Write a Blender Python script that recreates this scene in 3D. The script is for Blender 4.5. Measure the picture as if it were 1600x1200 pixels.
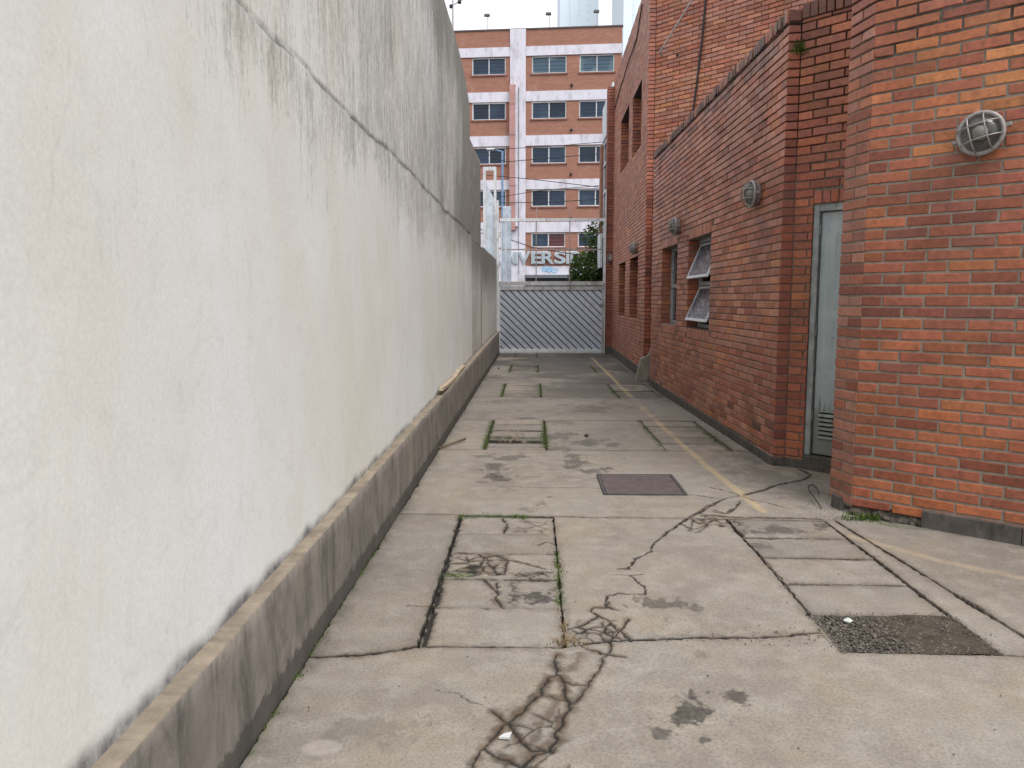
import bpy, math, random
import numpy as np
random.seed(7); rng = np.random.default_rng(7)
sc = bpy.context.scene
for o in list(bpy.data.objects): bpy.data.objects.remove(o)

# ------------------------------------------------------------------ camera, sky, sun, exposure
F, H = 1200.0, 1.45
PITCH = math.atan(132/1200.0); YAW = math.atan(34/1200.0*math.cos(PITCH))
cam_d = bpy.data.cameras.new('camera'); cam = bpy.data.objects.new('camera', cam_d); sc.collection.objects.link(cam)
cam_d.sensor_width = 36.0; cam_d.lens = 36.0*F/1600.0; cam_d.clip_start = 0.05; cam_d.clip_end = 2000
cam.location = (0, 0, H); cam.rotation_euler = (math.pi/2-PITCH, 0, YAW)
sc.camera = cam
sc.render.resolution_x = 1024; sc.render.resolution_y = 768

SUN_EL, SUN_AZ = math.radians(58), math.radians(150)      # azimuth clockwise from +Y
w = bpy.data.worlds.new('World'); sc.world = w; w.use_nodes = True
wn = w.node_tree; wn.nodes.clear()
sky = wn.nodes.new('ShaderNodeTexSky'); sky.sky_type = 'NISHITA'; sky.sun_disc = False
sky.sun_elevation = SUN_EL; sky.sun_rotation = SUN_AZ; sky.air_density = 1.0; sky.dust_density = 6.0; sky.ozone_density = 1.0
hsv = wn.nodes.new('ShaderNodeHueSaturation'); hsv.inputs['Saturation'].default_value = 0.16
mixw = wn.nodes.new('ShaderNodeMix'); mixw.data_type = 'RGBA'; mixw.inputs[0].default_value = 0.55
mixw.inputs[7].default_value = (9.2, 9.5, 10.0, 1)         # the even white of a cloud deck
bg = wn.nodes.new('ShaderNodeBackground'); bg.inputs[1].default_value = 0.12
wo = wn.nodes.new('ShaderNodeOutputWorld')
wn.links.new(sky.outputs[0], hsv.inputs['Color']); wn.links.new(hsv.outputs[0], mixw.inputs[6])
wn.links.new(mixw.outputs[2], bg.inputs[0]); wn.links.new(bg.outputs[0], wo.inputs[0])
sd = bpy.data.lights.new('sun', 'SUN'); sd.energy = 1.0; sd.angle = math.radians(28); sd.color = (1.0, 0.975, 0.95)
sun = bpy.data.objects.new('sun', sd); sc.collection.objects.link(sun); sun.location = (0, 0, 30)
sun.rotation_euler = (math.pi/2-SUN_EL, 0, math.pi-SUN_AZ)
sc.view_settings.view_transform = 'Standard'; sc.view_settings.look = 'None'
sc.view_settings.gamma = 1.0; sc.view_settings.use_curve_mapping = False
sc.view_settings.exposure = 0.70

# ------------------------------------------------------------------ pixel <-> place
_f = np.array([-math.sin(YAW)*math.cos(PITCH), math.cos(YAW)*math.cos(PITCH), -math.sin(PITCH)])
_r = np.array([math.cos(YAW), math.sin(YAW), 0.0]); _u = np.cross(_r, _f); _C = np.array([0, 0, H])
def ray(x, y): return _f+_r*(x-800)/F+_u*(600-y)/F
def gnd(x, y, z=0.0):
    d = ray(x, y); return _C+d*(z-H)/d[2]
def atY(x, y, Y):
    d = ray(x, y); return _C+d*Y/d[1]
def atplane(x, y, p, n):
    d = ray(x, y); return _C+d*((np.array(p, float)-_C)@n)/(d@n)
def proj(P):
    d = np.asarray(P, float)-_C; z = d@_f
    return 800+F*(d@_r)/z, 600-F*(d@_u)/z, z

# ------------------------------------------------------------------ numpy noise
_tab = rng.random((256, 256))
def vnoise(x, y):
    xi = np.floor(x).astype(int); yi = np.floor(y).astype(int); fx = x-xi; fy = y-yi
    fx = fx*fx*(3-2*fx); fy = fy*fy*(3-2*fy)
    a = _tab[xi & 255, yi & 255]; b = _tab[(xi+1) & 255, yi & 255]; c = _tab[xi & 255, (yi+1) & 255]; d = _tab[(xi+1) & 255, (yi+1) & 255]
    return (a*(1-fx)+b*fx)*(1-fy)+(c*(1-fx)+d*fx)*fy
def fbm(x, y, o=4):
    s = 0; a = 0.5; t = 0
    for i in range(o):
        s = s+a*vnoise(x*2**i+17*i, y*2**i+31*i); t += a; a *= 0.55
    return s/t
def sstep(a, b, x):
    t = np.clip((x-a)/(b-a), 0, 1); return t*t*(3-2*t)

# ------------------------------------------------------------------ material helpers
def newmat(name):
    m = bpy.data.materials.new(name); m.use_nodes = True; nt = m.node_tree
    return m, nt, nt.nodes['Principled BSDF']
def nd(nt, typ, inp=None, **kw):
    n = nt.nodes.new(typ)
    for k, v in kw.items(): setattr(n, k, v)
    for k, v in (inp or {}).items():
        if hasattr(v, 'is_output'): nt.links.new(v, n.inputs[k])
        else: n.inputs[k].default_value = v
    return n
def noise(nt, vec, scale, detail=4, rough=0.55, dist=0.0):
    return nd(nt, 'ShaderNodeTexNoise', {'Vector': vec, 'Scale': scale, 'Detail': detail, 'Roughness': rough, 'Distortion': dist}).outputs['Fac']
def ramp(nt, fac, stops, interp='LINEAR'):
    n = nd(nt, 'ShaderNodeValToRGB', {'Fac': fac}); cr = n.color_ramp; cr.interpolation = interp
    while len(cr.elements) < len(stops): cr.elements.new(0.5)
    for e, (p, c) in zip(cr.elements, stops):
        e.position = p; e.color = (c, c, c, 1) if not hasattr(c, '__len__') else (*c[:3], 1)
    return n.outputs['Color']
def mix(nt, fac, a, b, mode='MIX'):
    n = nt.nodes.new('ShaderNodeMix'); n.data_type = 'RGBA'; n.blend_type = mode
    for idx, v in ((0, fac), (6, a), (7, b)):
        if hasattr(v, 'is_output'): nt.links.new(v, n.inputs[idx])
        elif idx == 0: n.inputs[0].default_value = v
        else: n.inputs[idx].default_value = (*v[:3], 1)
    return n.outputs[2]
def mth(nt, op, a, b=0.0, c=None):
    n = nt.nodes.new('ShaderNodeMath'); n.operation = op
    for i, v in enumerate((a, b) if c is None else (a, b, c)):
        if hasattr(v, 'is_output'): nt.links.new(v, n.inputs[i])
        else: n.inputs[i].default_value = v
    return n.outputs[0]
def pos(nt, scale=(1, 1, 1)):
    g = nd(nt, 'ShaderNodeNewGeometry').outputs['Position']
    if scale == (1, 1, 1): return g
    return nd(nt, 'ShaderNodeMapping', {'Vector': g, 'Scale': scale}).outputs[0]
def bump(nt, bsdf, h, strength=0.3, dist=0.01):
    b = nd(nt, 'ShaderNodeBump', {'Height': h, 'Strength': strength, 'Distance': dist}); nt.links.new(b.outputs[0], bsdf.inputs['Normal'])
def setc(nt, bsdf, col, rough=0.8, spec=0.3, metal=0.0):
    for k, v in (('Base Color', col), ('Roughness', rough), ('Specular IOR Level', spec), ('Metallic', metal)):
        if hasattr(v, 'is_output'): nt.links.new(v, bsdf.inputs[k])
        elif k == 'Base Color': bsdf.inputs[k].default_value = (*v[:3], 1)
        else: bsdf.inputs[k].default_value = v
def simple(name, col, rough=0.6, spec=0.4, metal=0.0, var=0.25, scale=6.0, bmp=0.0, dirt=None):
    m, nt, b = newmat(name); p = pos(nt)
    n1 = noise(nt, p, scale, 5, 0.6)
    c = mix(nt, ramp(nt, n1, [(0.3, 0), (0.7, 1)]), tuple(v*(1-var) for v in col), tuple(min(1, v*(1+var)) for v in col))
    if dirt:
        n2 = noise(nt, pos(nt, (1, 1, 0.35)), scale*1.7, 6, 0.7)
        c = mix(nt, ramp(nt, n2, [(0.5, 0), (0.72, 0.85)]), c, dirt)
    setc(nt, b, c, rough, spec, metal)
    if bmp: bump(nt, b, noise(nt, p, scale*12, 4, 0.6), bmp, 0.004)
    return m

# ------------------------------------------------------------------ object helpers
def link(o): sc.collection.objects.link(o); return o
def mesh_obj(name, verts, faces, m=None, parent=None, smooth=False):
    me = bpy.data.meshes.new(name); me.from_pydata([tuple(map(float, v)) for v in verts], [], [tuple(f) for f in faces]); me.update()
    if m: me.materials.append(m)
    if smooth: me.polygons.foreach_set('use_smooth', [True]*len(me.polygons))
    o = link(bpy.data.objects.new(name, me))
    if parent: o.parent = parent
    return o
def empty(name, loc=(0, 0, 0)):
    o = link(bpy.data.objects.new(name, None)); o.location = loc; o.empty_display_size = 0.2
    return o
def tag(o, label, cat, group=None, kind=None):
    if label: o['label'] = label
    if cat: o['category'] = cat
    if group: o['group'] = group
    if kind: o['kind'] = kind
    return o
class MB:
    """collects shapes for one mesh"""
    def __init__(s): s.v = []; s.f = []
    def add(s, vs, fs):
        k = len(s.v); s.v += [tuple(map(float, v)) for v in vs]; s.f += [tuple(i+k for i in f) for f in fs]; return s
    def box(s, a, b, bev=0.0, M=None):
        (x0, y0, z0), (x1, y1, z1) = a, b
        if bev <= 0:
            vs = [(x, y, z) for z in (z0, z1) for y in (y0, y1) for x in (x0, x1)]
            fs = [(0, 2, 3, 1), (4, 5, 7, 6), (0, 1, 5, 4), (2, 6, 7, 3), (0, 4, 6, 2), (1, 3, 7, 5)]
        else:
            vs = []
            for sx in (0, 1):
                for sy in (0, 1):
                    for sz in (0, 1):
                        X = (x0, x1)[sx]; Y = (y0, y1)[sy]; Z = (z0, z1)[sz]
                        dx = bev*(1-2*sx); dy = bev*(1-2*sy); dz = bev*(1-2*sz)
                        vs += [(X, Y+dy, Z+dz), (X+dx, Y, Z+dz), (X+dx, Y+dy, Z)]
            I = lambda a, b, c, k: (a*4+b*2+c)*3+k
            fs = [(I(0,0,0,0), I(0,0,1,0), I(0,1,1,0), I(0,1,0,0)), (I(1,0,0,0), I(1,1,0,0), I(1,1,1,0), I(1,0,1,0)),
                  (I(0,0,0,1), I(1,0,0,1), I(1,0,1,1), I(0,0,1,1)), (I(0,1,0,1), I(0,1,1,1), I(1,1,1,1), I(1,1,0,1)),
                  (I(0,0,0,2), I(0,1,0,2), I(1,1,0,2), I(1,0,0,2)), (I(0,0,1,2), I(1,0,1,2), I(1,1,1,2), I(0,1,1,2))]
            for a_ in (0, 1):
                for b_ in (0, 1):
                    fs += [(I(a_,b_,0,0), I(a_,b_,1,0), I(a_,b_,1,1), I(a_,b_,0,1)),
                           (I(a_,0,b_,0), I(a_,1,b_,0), I(a_,1,b_,2), I(a_,0,b_,2)),
                           (I(0,a_,b_,1), I(1,a_,b_,1), I(1,a_,b_,2), I(0,a_,b_,2))]
                    for c_ in (0, 1): fs.append((I(a_,b_,c_,0), I(a_,b_,c_,1), I(a_,b_,c_,2)))
        if M is not None: vs = [tuple(M(v)) for v in vs]
        return s.add(vs, fs)
    def tube(s, pts, r, n=8, cap=True):
        pts = [np.array(p, float) for p in pts]; rings = []
        rr = r if hasattr(r, '__len__') else [r]*len(pts)
        for i, p in enumerate(pts):
            t = pts[min(i+1, len(pts)-1)]-pts[max(i-1, 0)]; t = t/(np.linalg.norm(t)+1e-9)
            a = np.cross(t, (0, 0, 1) if abs(t[2]) < 0.9 else (1, 0, 0)); a /= np.linalg.norm(a); b = np.cross(t, a)
            rings.append([p+rr[i]*(a*math.cos(2*math.pi*k/n)+b*math.sin(2*math.pi*k/n)) for k in range(n)])
        fs = [(i*n+k, i*n+(k+1) % n, (i+1)*n+(k+1) % n, (i+1)*n+k) for i in range(len(pts)-1) for k in range(n)]
        if cap: fs += [tuple(range(n))[::-1], tuple((len(pts)-1)*n+k for k in range(n))]
        return s.add([v for q in rings for v in q], fs)
    def prism(s, poly, off):
        n = len(poly); off = np.array(off, float)
        vs = [np.array(p, float) for p in poly]+[np.array(p, float)+off for p in poly]
        return s.add(vs, [tuple(range(n))[::-1], tuple(range(n, 2*n))]+[(i, (i+1) % n, n+(i+1) % n, n+i) for i in range(n)])
    def build(s, name, m=None, parent=None, smooth=False): return mesh_obj(name, s.v, s.f, m, parent, smooth)
def grid_obj(name, xs, ys, fn, m, parent=None, attrs=None):
    """dense sheet: fn(X,Y)->(x,y,z) arrays, attrs(X,Y)->dict name->(n,4)"""
    X, Y = np.meshgrid(xs, ys); nx, ny = len(xs), len(ys)
    px, py, pz = fn(X, Y)
    co = np.stack([px, py, pz], -1).reshape(-1, 3).astype(np.float32)
    idx = np.arange(nx*ny).reshape(ny, nx)
    q = np.stack([idx[:-1, :-1], idx[:-1, 1:], idx[1:, 1:], idx[1:, :-1]], -1).reshape(-1)
    me = bpy.data.meshes.new(name); nf = len(q)//4
    me.vertices.add(len(co)); me.vertices.foreach_set('co', co.reshape(-1))
    me.loops.add(len(q)); me.loops.foreach_set('vertex_index', q.astype(np.int32))
    me.polygons.add(nf); me.polygons.foreach_set('loop_start', (np.arange(nf)*4).astype(np.int32))
    me.polygons.foreach_set('loop_total', np.full(nf, 4, np.int32)); me.polygons.foreach_set('use_smooth', np.ones(nf, bool))
    me.update(calc_edges=True)
    if attrs:
        for k, a in attrs.items():
            at = me.color_attributes.new(k, 'FLOAT_COLOR', 'POINT'); at.data.foreach_set('color', a.astype(np.float32).reshape(-1))
    me.materials.append(m); o = link(bpy.data.objects.new(name, me))
    if parent: o.parent = parent
    return o

# ================================================================== MATERIALS
def concrete_mat():
    m, nt, b = newmat('concrete'); p = pos(nt)
    a1 = nd(nt, 'ShaderNodeAttribute', attribute_name='g1'); a2 = nd(nt, 'ShaderNodeAttribute', attribute_name='g2')
    s1 = nd(nt, 'ShaderNodeSeparateColor', {'Color': a1.outputs['Color']}); s2 = nd(nt, 'ShaderNodeSeparateColor', {'Color': a2.outputs['Color']})
    big = noise(nt, p, 0.9, 5, 0.6, 0.4); med = noise(nt, p, 7, 6, 0.65); fine = noise(nt, p, 90, 4, 0.7); spk = noise(nt, p, 260, 2, 0.6)
    c = mix(nt, ramp(nt, big, [(0.32, 0), (0.68, 1)]), (0.198, 0.172, 0.145), (0.27, 0.246, 0.214))
    c = mix(nt, ramp(nt, noise(nt, p, 1.7, 6, 0.7, .5), [(0.45, 0.0), (0.65, 0.7)]), c, (0.275, 0.228, 0.172))
    c = mix(nt, ramp(nt, med, [(0.45, 0.0), (0.72, 0.6)]), c, (0.35, 0.32, 0.28))
    c = mix(nt, ramp(nt, noise(nt, p, 3.1, 8, 0.78, 0.6), [(0.54, 0.0), (0.70, 0.5)]), c, (0.19, 0.165, 0.145))
    c = mix(nt, ramp(nt, noise(nt, p, 11, 8, 0.8, 0.8), [(0.62, 0.0), (0.70, 0.4)]), c, (0.18, 0.16, 0.14))
    c = mix(nt, 0.8, c, ramp(nt, fine, [(0.25, 0.5), (0.5, 1.0), (0.8, 1.35)]), 'MULTIPLY')
    c = mix(nt, ramp(nt, spk, [(0.66, 0), (0.72, 0.55)]), c, (0.10, 0.09, 0.08))
    c = mix(nt, 1.0, c, ramp(nt, nd(nt, 'ShaderNodeObjectInfo').outputs['Random'], [(0, (0.84, 0.84, 0.85)), (1, (1.06, 1.05, 1.03))]), 'MULTIPLY')
    # damp / oily patches, brown halo, crack core, moss, paint
    c = mix(nt, mth(nt, 'MULTIPLY', s1.outputs[2], ramp(nt, noise(nt, p, 40, 4, 0.7), [(0.3, 0.6), (0.6, 1.0)])), c, (0.05, 0.045, 0.038))
    c = mix(nt, mth(nt, 'MULTIPLY', s1.outputs[1], 0.9), c, mix(nt, ramp(nt, noise(nt, p, 14, 3), [(0.4, 0), (0.6, 1)]), (0.095, 0.062, 0.036), (0.055, 0.045, 0.036)))
    yel = mth(nt, 'MULTIPLY', s2.outputs[0], ramp(nt, noise(nt, p, 30, 5, 0.75), [(0.34, 0.3), (0.5, 1.0)]))
    c = mix(nt, yel, c, (0.50, 0.37, 0.20))
    c = mix(nt, s2.outputs[1], c, (0.55, 0.50, 0.44))
    c = mix(nt, s1.outputs[0], c, (0.022, 0.019, 0.016))
    c = mix(nt, mth(nt, 'MULTIPLY', s2.outputs[2], ramp(nt, noise(nt, p, 60, 3), [(0.38, 0.1), (0.6, 1)])), c, (0.055, 0.085, 0.02))
    rough = ramp(nt, mth(nt, 'MAXIMUM', s1.outputs[2], 0.0), [(0, 0.85), (1, 0.6)])
    setc(nt, b, c, rough, 0.3)
    bump(nt, b, mth(nt, 'ADD', fine, mth(nt, 'MULTIPLY', med, 0.4)), 0.2, 0.004)
    return m
CONC = concrete_mat()
SOIL = simple('soil', (0.075, 0.062, 0.05), 0.95, 0.1, var=0.5, scale=30, bmp=0.8)
ASPH = simple('asphalt', (0.06, 0.06, 0.062), 0.9, 0.2, var=0.25, scale=8, bmp=0.4)

def brick_mat():
    m, nt, b = newmat('fired_brick'); p = pos(nt)
    s = nd(nt, 'ShaderNodeSeparateColor', {'Color': nd(nt, 'ShaderNodeAttribute', attribute_name='tone').outputs['Color']})
    c = ramp(nt, s.outputs[0], [(0, (0.19, 0.055, 0.038)), (0.2, (0.27, 0.074, 0.044)), (0.55, (0.345, 0.097, 0.044)), (0.8, (0.385, 0.118, 0.044)), (0.93, (0.42, 0.145, 0.046)), (1, (0.44, 0.17, 0.055))])
    c = mix(nt, 0.9, c, ramp(nt, s.outputs[1], [(0, 0.62), (1, 1.22)]), 'MULTIPLY')
    n1 = noise(nt, p, 26, 5, 0.7); n2 = noise(nt, p, 130, 3, 0.7)
    c = mix(nt, 0.9, c, ramp(nt, n1, [(0.25, 0.5), (0.5, 1.0), (0.75, 1.35)]), 'MULTIPLY')
    bl = nd(nt, 'ShaderNodeAttribute', attribute_name='tone').outputs['Alpha']
    c = mix(nt, mth(nt, 'MULTIPLY', bl, ramp(nt, noise(nt, p, 13, 6, 0.75), [(0.25, 0.35), (0.7, 1.0)])), c, (0.50, 0.27, 0.205))     # pinkish sky sheen painted into the brick colour
    c = mix(nt, ramp(nt, noise(nt, pos(nt, (1, 1, 2.2)), 17, 6, 0.8, .4), [(0.60, 0), (0.70, 0.3)]), c, (0.42, 0.25, 0.19))
    c = mix(nt, ramp(nt, noise(nt, p, 5, 6, 0.8), [(0.60, 0), (0.70, 0.5)]), c, (0.09, 0.035, 0.028))
    soot = mth(nt, 'MULTIPLY', s.outputs[2], ramp(nt, noise(nt, p, 14, 5, 0.7), [(0.3, 0.45), (0.52, 1)]))
    c = mix(nt, soot, c, (0.022, 0.019, 0.017))
    c = mix(nt, 1.0, c, ramp(nt, noise(nt, pos(nt, (1, 1, .5)), 1.6, 6, .7, .5), [(0.32, 0.74), (0.55, 1.0), (0.7, 1.06)]), 'MULTIPLY')
    setc(nt, b, c, 0.52, 0.55); bump(nt, b, mth(nt, 'ADD', n1, mth(nt, 'MULTIPLY', n2, 0.5)), 0.4, 0.005)
    return m
BRICK = brick_mat()
def mortar_mat(name, col, sootz):
    m, nt, b = newmat(name); p = pos(nt)
    c = mix(nt, ramp(nt, noise(nt, p, 16, 5, 0.7), [(0.3, 0), (0.7, 1)]), tuple(v*0.6 for v in col), col)
    z = nd(nt, 'ShaderNodeSeparateXYZ', {'Vector': p}).outputs[2]
    k = mth(nt, 'ADD', z, mth(nt, 'MULTIPLY', noise(nt, p, 2.2, 5, 0.7), 1.6))
    c = mix(nt, ramp(nt, mth(nt, 'DIVIDE', k, 10.0), [((sootz+0.45)/10, 0), ((sootz+1.05)/10, 0.92)]), c, (0.018, 0.016, 0.015))
    setc(nt, b, c, 0.95, 0.1); bump(nt, b, noise(nt, p, 120, 4, 0.7), 0.5, 0.004)
    return m
MORTAR_N = mortar_mat('mortar_light', (0.33, 0.29, 0.24), 3.0)
MORTAR_D = mortar_mat('mortar_grey', (0.27, 0.225, 0.19), 2.75)
MORTAR_T = mortar_mat('mortar_dark', (0.10, 0.075, 0.07), 9.0)
PLINTH = simple('plinth_render', (0.10, 0.09, 0.08), 0.85, 0.25, var=0.3, scale=7, bmp=0.3, dirt=(0.035, 0.03, 0.027))
STONE = simple('rubble_mortar', (0.10, 0.085, 0.07), 0.95, 0.1, var=0.6, scale=25, bmp=1.0, dirt=(0.02, 0.018, 0.016))
ALU = simple('aluminium_frame', (0.42, 0.45, 0.47), 0.4, 0.5, 0.4, var=0.15, scale=20)
STEELW = simple('white_painted_steel', (0.60, 0.62, 0.64), 0.5, 0.4, var=0.12, scale=7, dirt=(0.33, 0.29, 0.25))
GATEM = simple('gate_paint', (0.60, 0.64, 0.72), 0.45, 0.45, var=0.12, scale=9, dirt=(0.44, 0.46, 0.50))
GATER = simple('gate_frame_paint', (0.40, 0.40, 0.40), 0.6, 0.3, var=0.2, scale=5, dirt=(0.11, 0.075, 0.05))
RUST = simple('rusted_bar', (0.28, 0.25, 0.24), 0.7, 0.3, var=0.3, scale=12)
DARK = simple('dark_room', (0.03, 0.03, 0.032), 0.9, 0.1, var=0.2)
CABLE = simple('black_cable', (0.02, 0.02, 0.022), 0.6, 0.3)
GALV = simple('galvanised_metal', (0.36, 0.36, 0.36), 0.45, 0.5, 0.5, var=0.2, scale=30)
ROOFM = simple('roof_membrane', (0.16, 0.15, 0.145), 0.9, 0.1)
def glass_mat(name, col, rough=0.06, alpha=None):
    m, nt, b = newmat(name); setc(nt, b, col, rough, 0.7)
    n = noise(nt, pos(nt), 3.0, 2); bump(nt, b, n, 0.05, 0.02)
    if alpha is not None: b.inputs['Alpha'].default_value = alpha
    return m
PANE = glass_mat('dark_window_glass', (0.018, 0.024, 0.032))
def frosted():
    m, nt, b = newmat('patterned_glass'); p = pos(nt)
    setc(nt, b, mix(nt, ramp(nt, noise(nt, p, 22, 4, 0.7), [(0.46, 0), (0.6, 1)]), (0.02, 0.035, 0.055), (0.34, 0.42, 0.50)), 0.08, 0.9)  # blue-white reflections painted into the pane colour as noise patches
    b.inputs['Alpha'].default_value = 0.6; bump(nt, b, noise(nt, p, 45, 2), 0.3, 0.01); return m
FROST = frosted()

# ================================================================== GROUND
ground = mesh_obj('ground', [(-300, -60, -0.06), (300, -60, -0.06), (300, 600, -0.06), (-300, 600, -0.06)], [(0, 1, 2, 3)], ASPH); ground['kind'] = 'structure'
drive = mesh_obj('driveway', [(-1.05, -3, -0.035), (4.6, -3, -0.035), (4.6, 20.9, -0.035), (-1.05, 20.9, -0.035)], [(0, 1, 2, 3)], SOIL); drive['kind'] = 'structure'
pave = MB().box((-14, 20.95, -0.055), (14, 25, -0.01)).build('sidewalk', simple('sidewalk_tile', (0.26, 0.25, 0.24), 0.9, 0.2, scale=3)); pave['kind'] = 'structure'
road = mesh_obj('road', [(-60, 25.2, -0.05), (60, 25.2, -0.05), (60, 41, -0.05), (-60, 41, -0.05)], [(0, 1, 2, 3)], ASPH); road['kind'] = 'structure'

def PX(off, sc_, pts): return [gnd(off[0]+a/sc_, off[1]+b/sc_)[:2] for a, b in pts]
z6 = lambda *p: PX((680, 940), 4.2105, p)
zr = lambda *p: PX((940, 780), 2.4242, p)
zm = lambda *p: PX((840, 640), 4.7059, p)
zs = lambda *p: PX((460, 780), 2.857, p)
zd = lambda *p: PX((1190, 640), 7.5, p)
zl = lambda *p: PX((620, 550), 3.636, p)
# (polyline, core width, halo width, halo strength)
CR = []
def crack(pl, w=0.006, hw=0.03, hs=0.6): CR.append((np.array(pl), w, hw, hs))
crack(z6((800,345),(790,420),(812,470),(850,530),(845,580),(870,640),(890,670),(880,710),(840,760),(835,810),(790,860),(800,900),(740,970),(660,1000),(600,1060),(540,1130)), .006, .034, 1.0)
crack(z6((810,470),(750,490),(700,560),(690,600),(620,660),(560,730),(490,780),(450,810),(400,880),(320,960),(280,1020),(240,1090),(170,1200)), .0045, .030, 1.0)
crack(z6((370,715),(430,760),(490,790),(520,850),(570,920),(640,980)), .005, .028, 1.0)
crack(z6((850,520),(900,540),(960,545),(1010,540),(1040,480),(1080,440),(1100,370),(1140,330),(1165,290),(1150,260)), .004, .02, .8)
crack(z6((1020,540),(980,580),(940,640),(890,670)), .003, .024, .9)
crack(z6((690,600),(760,620),(830,640),(870,650)), .002, .022, .8)
crack(z6((800,640),(780,720),(700,790),(670,880),(640,920)), .0, .022, .8)
crack(z6((820,440),(880,440),(930,400),(950,340)), .0, .028, .75)
crack(z6((320,960),(380,1010),(480,1040),(560,1090),(660,1100)), .005, .034, 1.0)
crack(z6((640,980),(720,960)), .004, .04, .9)
crack(z6((0,575),(150,600),(220,650),(370,710)), .0022, .0, 0)
for q in (((1150,265),(1200,200),(1240,160),(1270,110)), ((1200,200),(1150,130),(1080,90),(1020,60),(1050,35),(1130,35),(1140,0)), ((1080,90),(1010,130),(930,165),(880,175)),
          ((1150,130),(1110,195),(1020,180),(940,170)), ((1110,195),(1170,230),(1300,260)), ((1200,170),(1260,220),(1300,260)), ((880,175),(960,200),(1000,180)),
          ((960,290),(1000,310),(1070,320),(1090,340),(1170,345),(1250,355))):
    crack(z6(*q), .0055, .02, .75)
crack(zr((60,420),(15,400),(20,365),(60,355),(165,360),(160,330),(110,290),(150,285)), .005, .012, .5)
crack(zr((30,285),(110,288)), .004, .006, .4)
crack(zr((60,265),(100,265),(130,225),(185,200),(195,170),(250,125),(300,90),(330,70),(380,45),(440,10),(470,-6)), .007, .014, .7)
crack(zr((300,90),(340,115),(390,100),(430,70)), .005, .02, .7); crack(zr((330,70),(370,90),(420,80),(460,75)), .005, .02, .8)
crack(zr((420,45),(470,55),(500,40),(525,5)), .005, .012, .6); crack(zr((350,80),(330,120),(360,125),(400,100)), .004, .02, .6)
crack(zr((380,62),(420,60),(480,65),(540,70),(700,70),(830,75)), .009, .03, .9)
crack(zm((1270,570),(1400,600),(1480,630),(1600,670)), .005, .01, .5); crack(zm((1100,620),(1200,630),(1300,650),(1370,655),(1470,635),(1540,640)), .005, .01, .5)
crack(zm((970,890),(1100,790),(1180,750),(1260,700),(1370,655)), .006, .014, .6); crack(zm((1180,760),(1240,770),(1220,800),(1290,790)), .005, .02, .7)
crack(zm((1280,730),(1380,760),(1470,705),(1490,670)), .005, .01, .5)
crack(zd((-200,1000),(20,945),(150,890),(350,850),(490,820),(580,770),(540,740),(440,700)), .012, .03, .6); crack(zd((-60,1060),(100,1100),(300,1150)), .006, .01, .5)
crack(zr((470,75),(505,115),(565,175),(625,238),(705,328),(795,436),(850,500)), .006, .012, .6)
# chipped slab joints
crack([(-.92,2.965),(-.70,2.992),(-.47,3.078)], .010, .03, .7); crack([(.22,3.125),(.35,3.163),(.7,3.202),(1.0,3.213),(1.255,3.266)], .010, .02, .6)
crack([(-.92,5.088),(-.49,5.064),(.138,5.052),(1.3,5.026)], .007, .02, .5); crack([(-.47,3.085),(.12,3.092)], .006, .015, .5)
crack([(-.487,5.06),(-.475,4.2),(-.46,3.09)], .012, .03, .8); crack([(-.60,3.50),(-.47,3.495)], .004, .01, .4)
# broken pavers
crack(zs((720,240),(800,245),(850,262),(830,300),(850,325),(940,335),(950,275),(1010,285),(1110,315)), .005, .02, .8)
crack(zs((690,290),(760,290),(830,300)), .005, .02, .8); crack(zs((740,325),(800,310),(830,335),(780,345)), .006, .02, .8); crack(zs((850,262),(900,255),(950,275)), .006, .04, .9)
crack(zs((850,360),(880,390),(905,410),(900,440),(930,485)), .006, .03, .9); crack(zs((905,370),(905,410)), .004, .02, .6)
crack(zs((930,80),(950,110),(935,150)), .006, .02, .7); crack(zs((1090,210),(1130,195),(1160,205)), .006, .015, .6)
# wide thin shrink lines over the far slabs
for y in (577, 584, 610, 632, 641, 682, 697, 744, 760):
    a = gnd(640+0.0*y, y)[1]; x0 = random.uniform(-0.9, 0.1); x1 = x0+random.uniform(0.5, 1.3)
    crack([(x0+(x1-x0)*t, a+random.uniform(-.02, .02)) for t in np.linspace(0, 1, 7)], .005, .0, 0)
# damp patches: centre px, radii px, strength
ST = [(1090,1112,46,24,1),(1106,1156,17,10,.9),(1026,1146,13,11,.8),(1146,1084,22,8,.9),(1036,940,34,11,.75),(1037,967,10,7,.7),(1095,1020,10,8,.4),
      (775,728,22,7,.8),(778,745,24,8,.9),(800,716,34,6,.7),(758,712,14,4,.6),(850,786,15,6,.8),(832,795,12,4,.5),(905,722,20,9,.8),(935,735,30,5,.8),(892,712,14,5,.7),
      (880,680,24,6,.75),(925,692,40,6,.7),(870,700,24,5,.6),(870,660,18,4,.5),(820,655,20,3,.7),(930,640,50,6,.6),(960,633,24,5,.45),(905,605,60,9,.85),(880,617,46,6,.75),(950,590,60,8,.8),
      (900,577,60,6,.9),(860,566,40,5,.8),(930,562,40,6,.9),(890,556,60,4,1.0),(830,575,26,4,.5),(770,590,34,5,.8),(735,570,20,3,.5),(705,608,12,3,.6),(790,627,30,4,.5),
      (1130,690,36,14,.45),(1040,615,50,12,.75),(1000,590,40,10,.8),(975,570,30,6,.8),(960,556,30,4,.8),(1180,715,40,18,.5),(1200,740,60,20,.4),(1215,830,44,6,.75),(1285,822,16,5,.8),(1185,850,14,5,.6),
      (843,933,30,14,1.0),(1250,770,50,14,.35),(600,1140,70,24,.3),(800,684,38,3,1.0)]
STW = []
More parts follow.
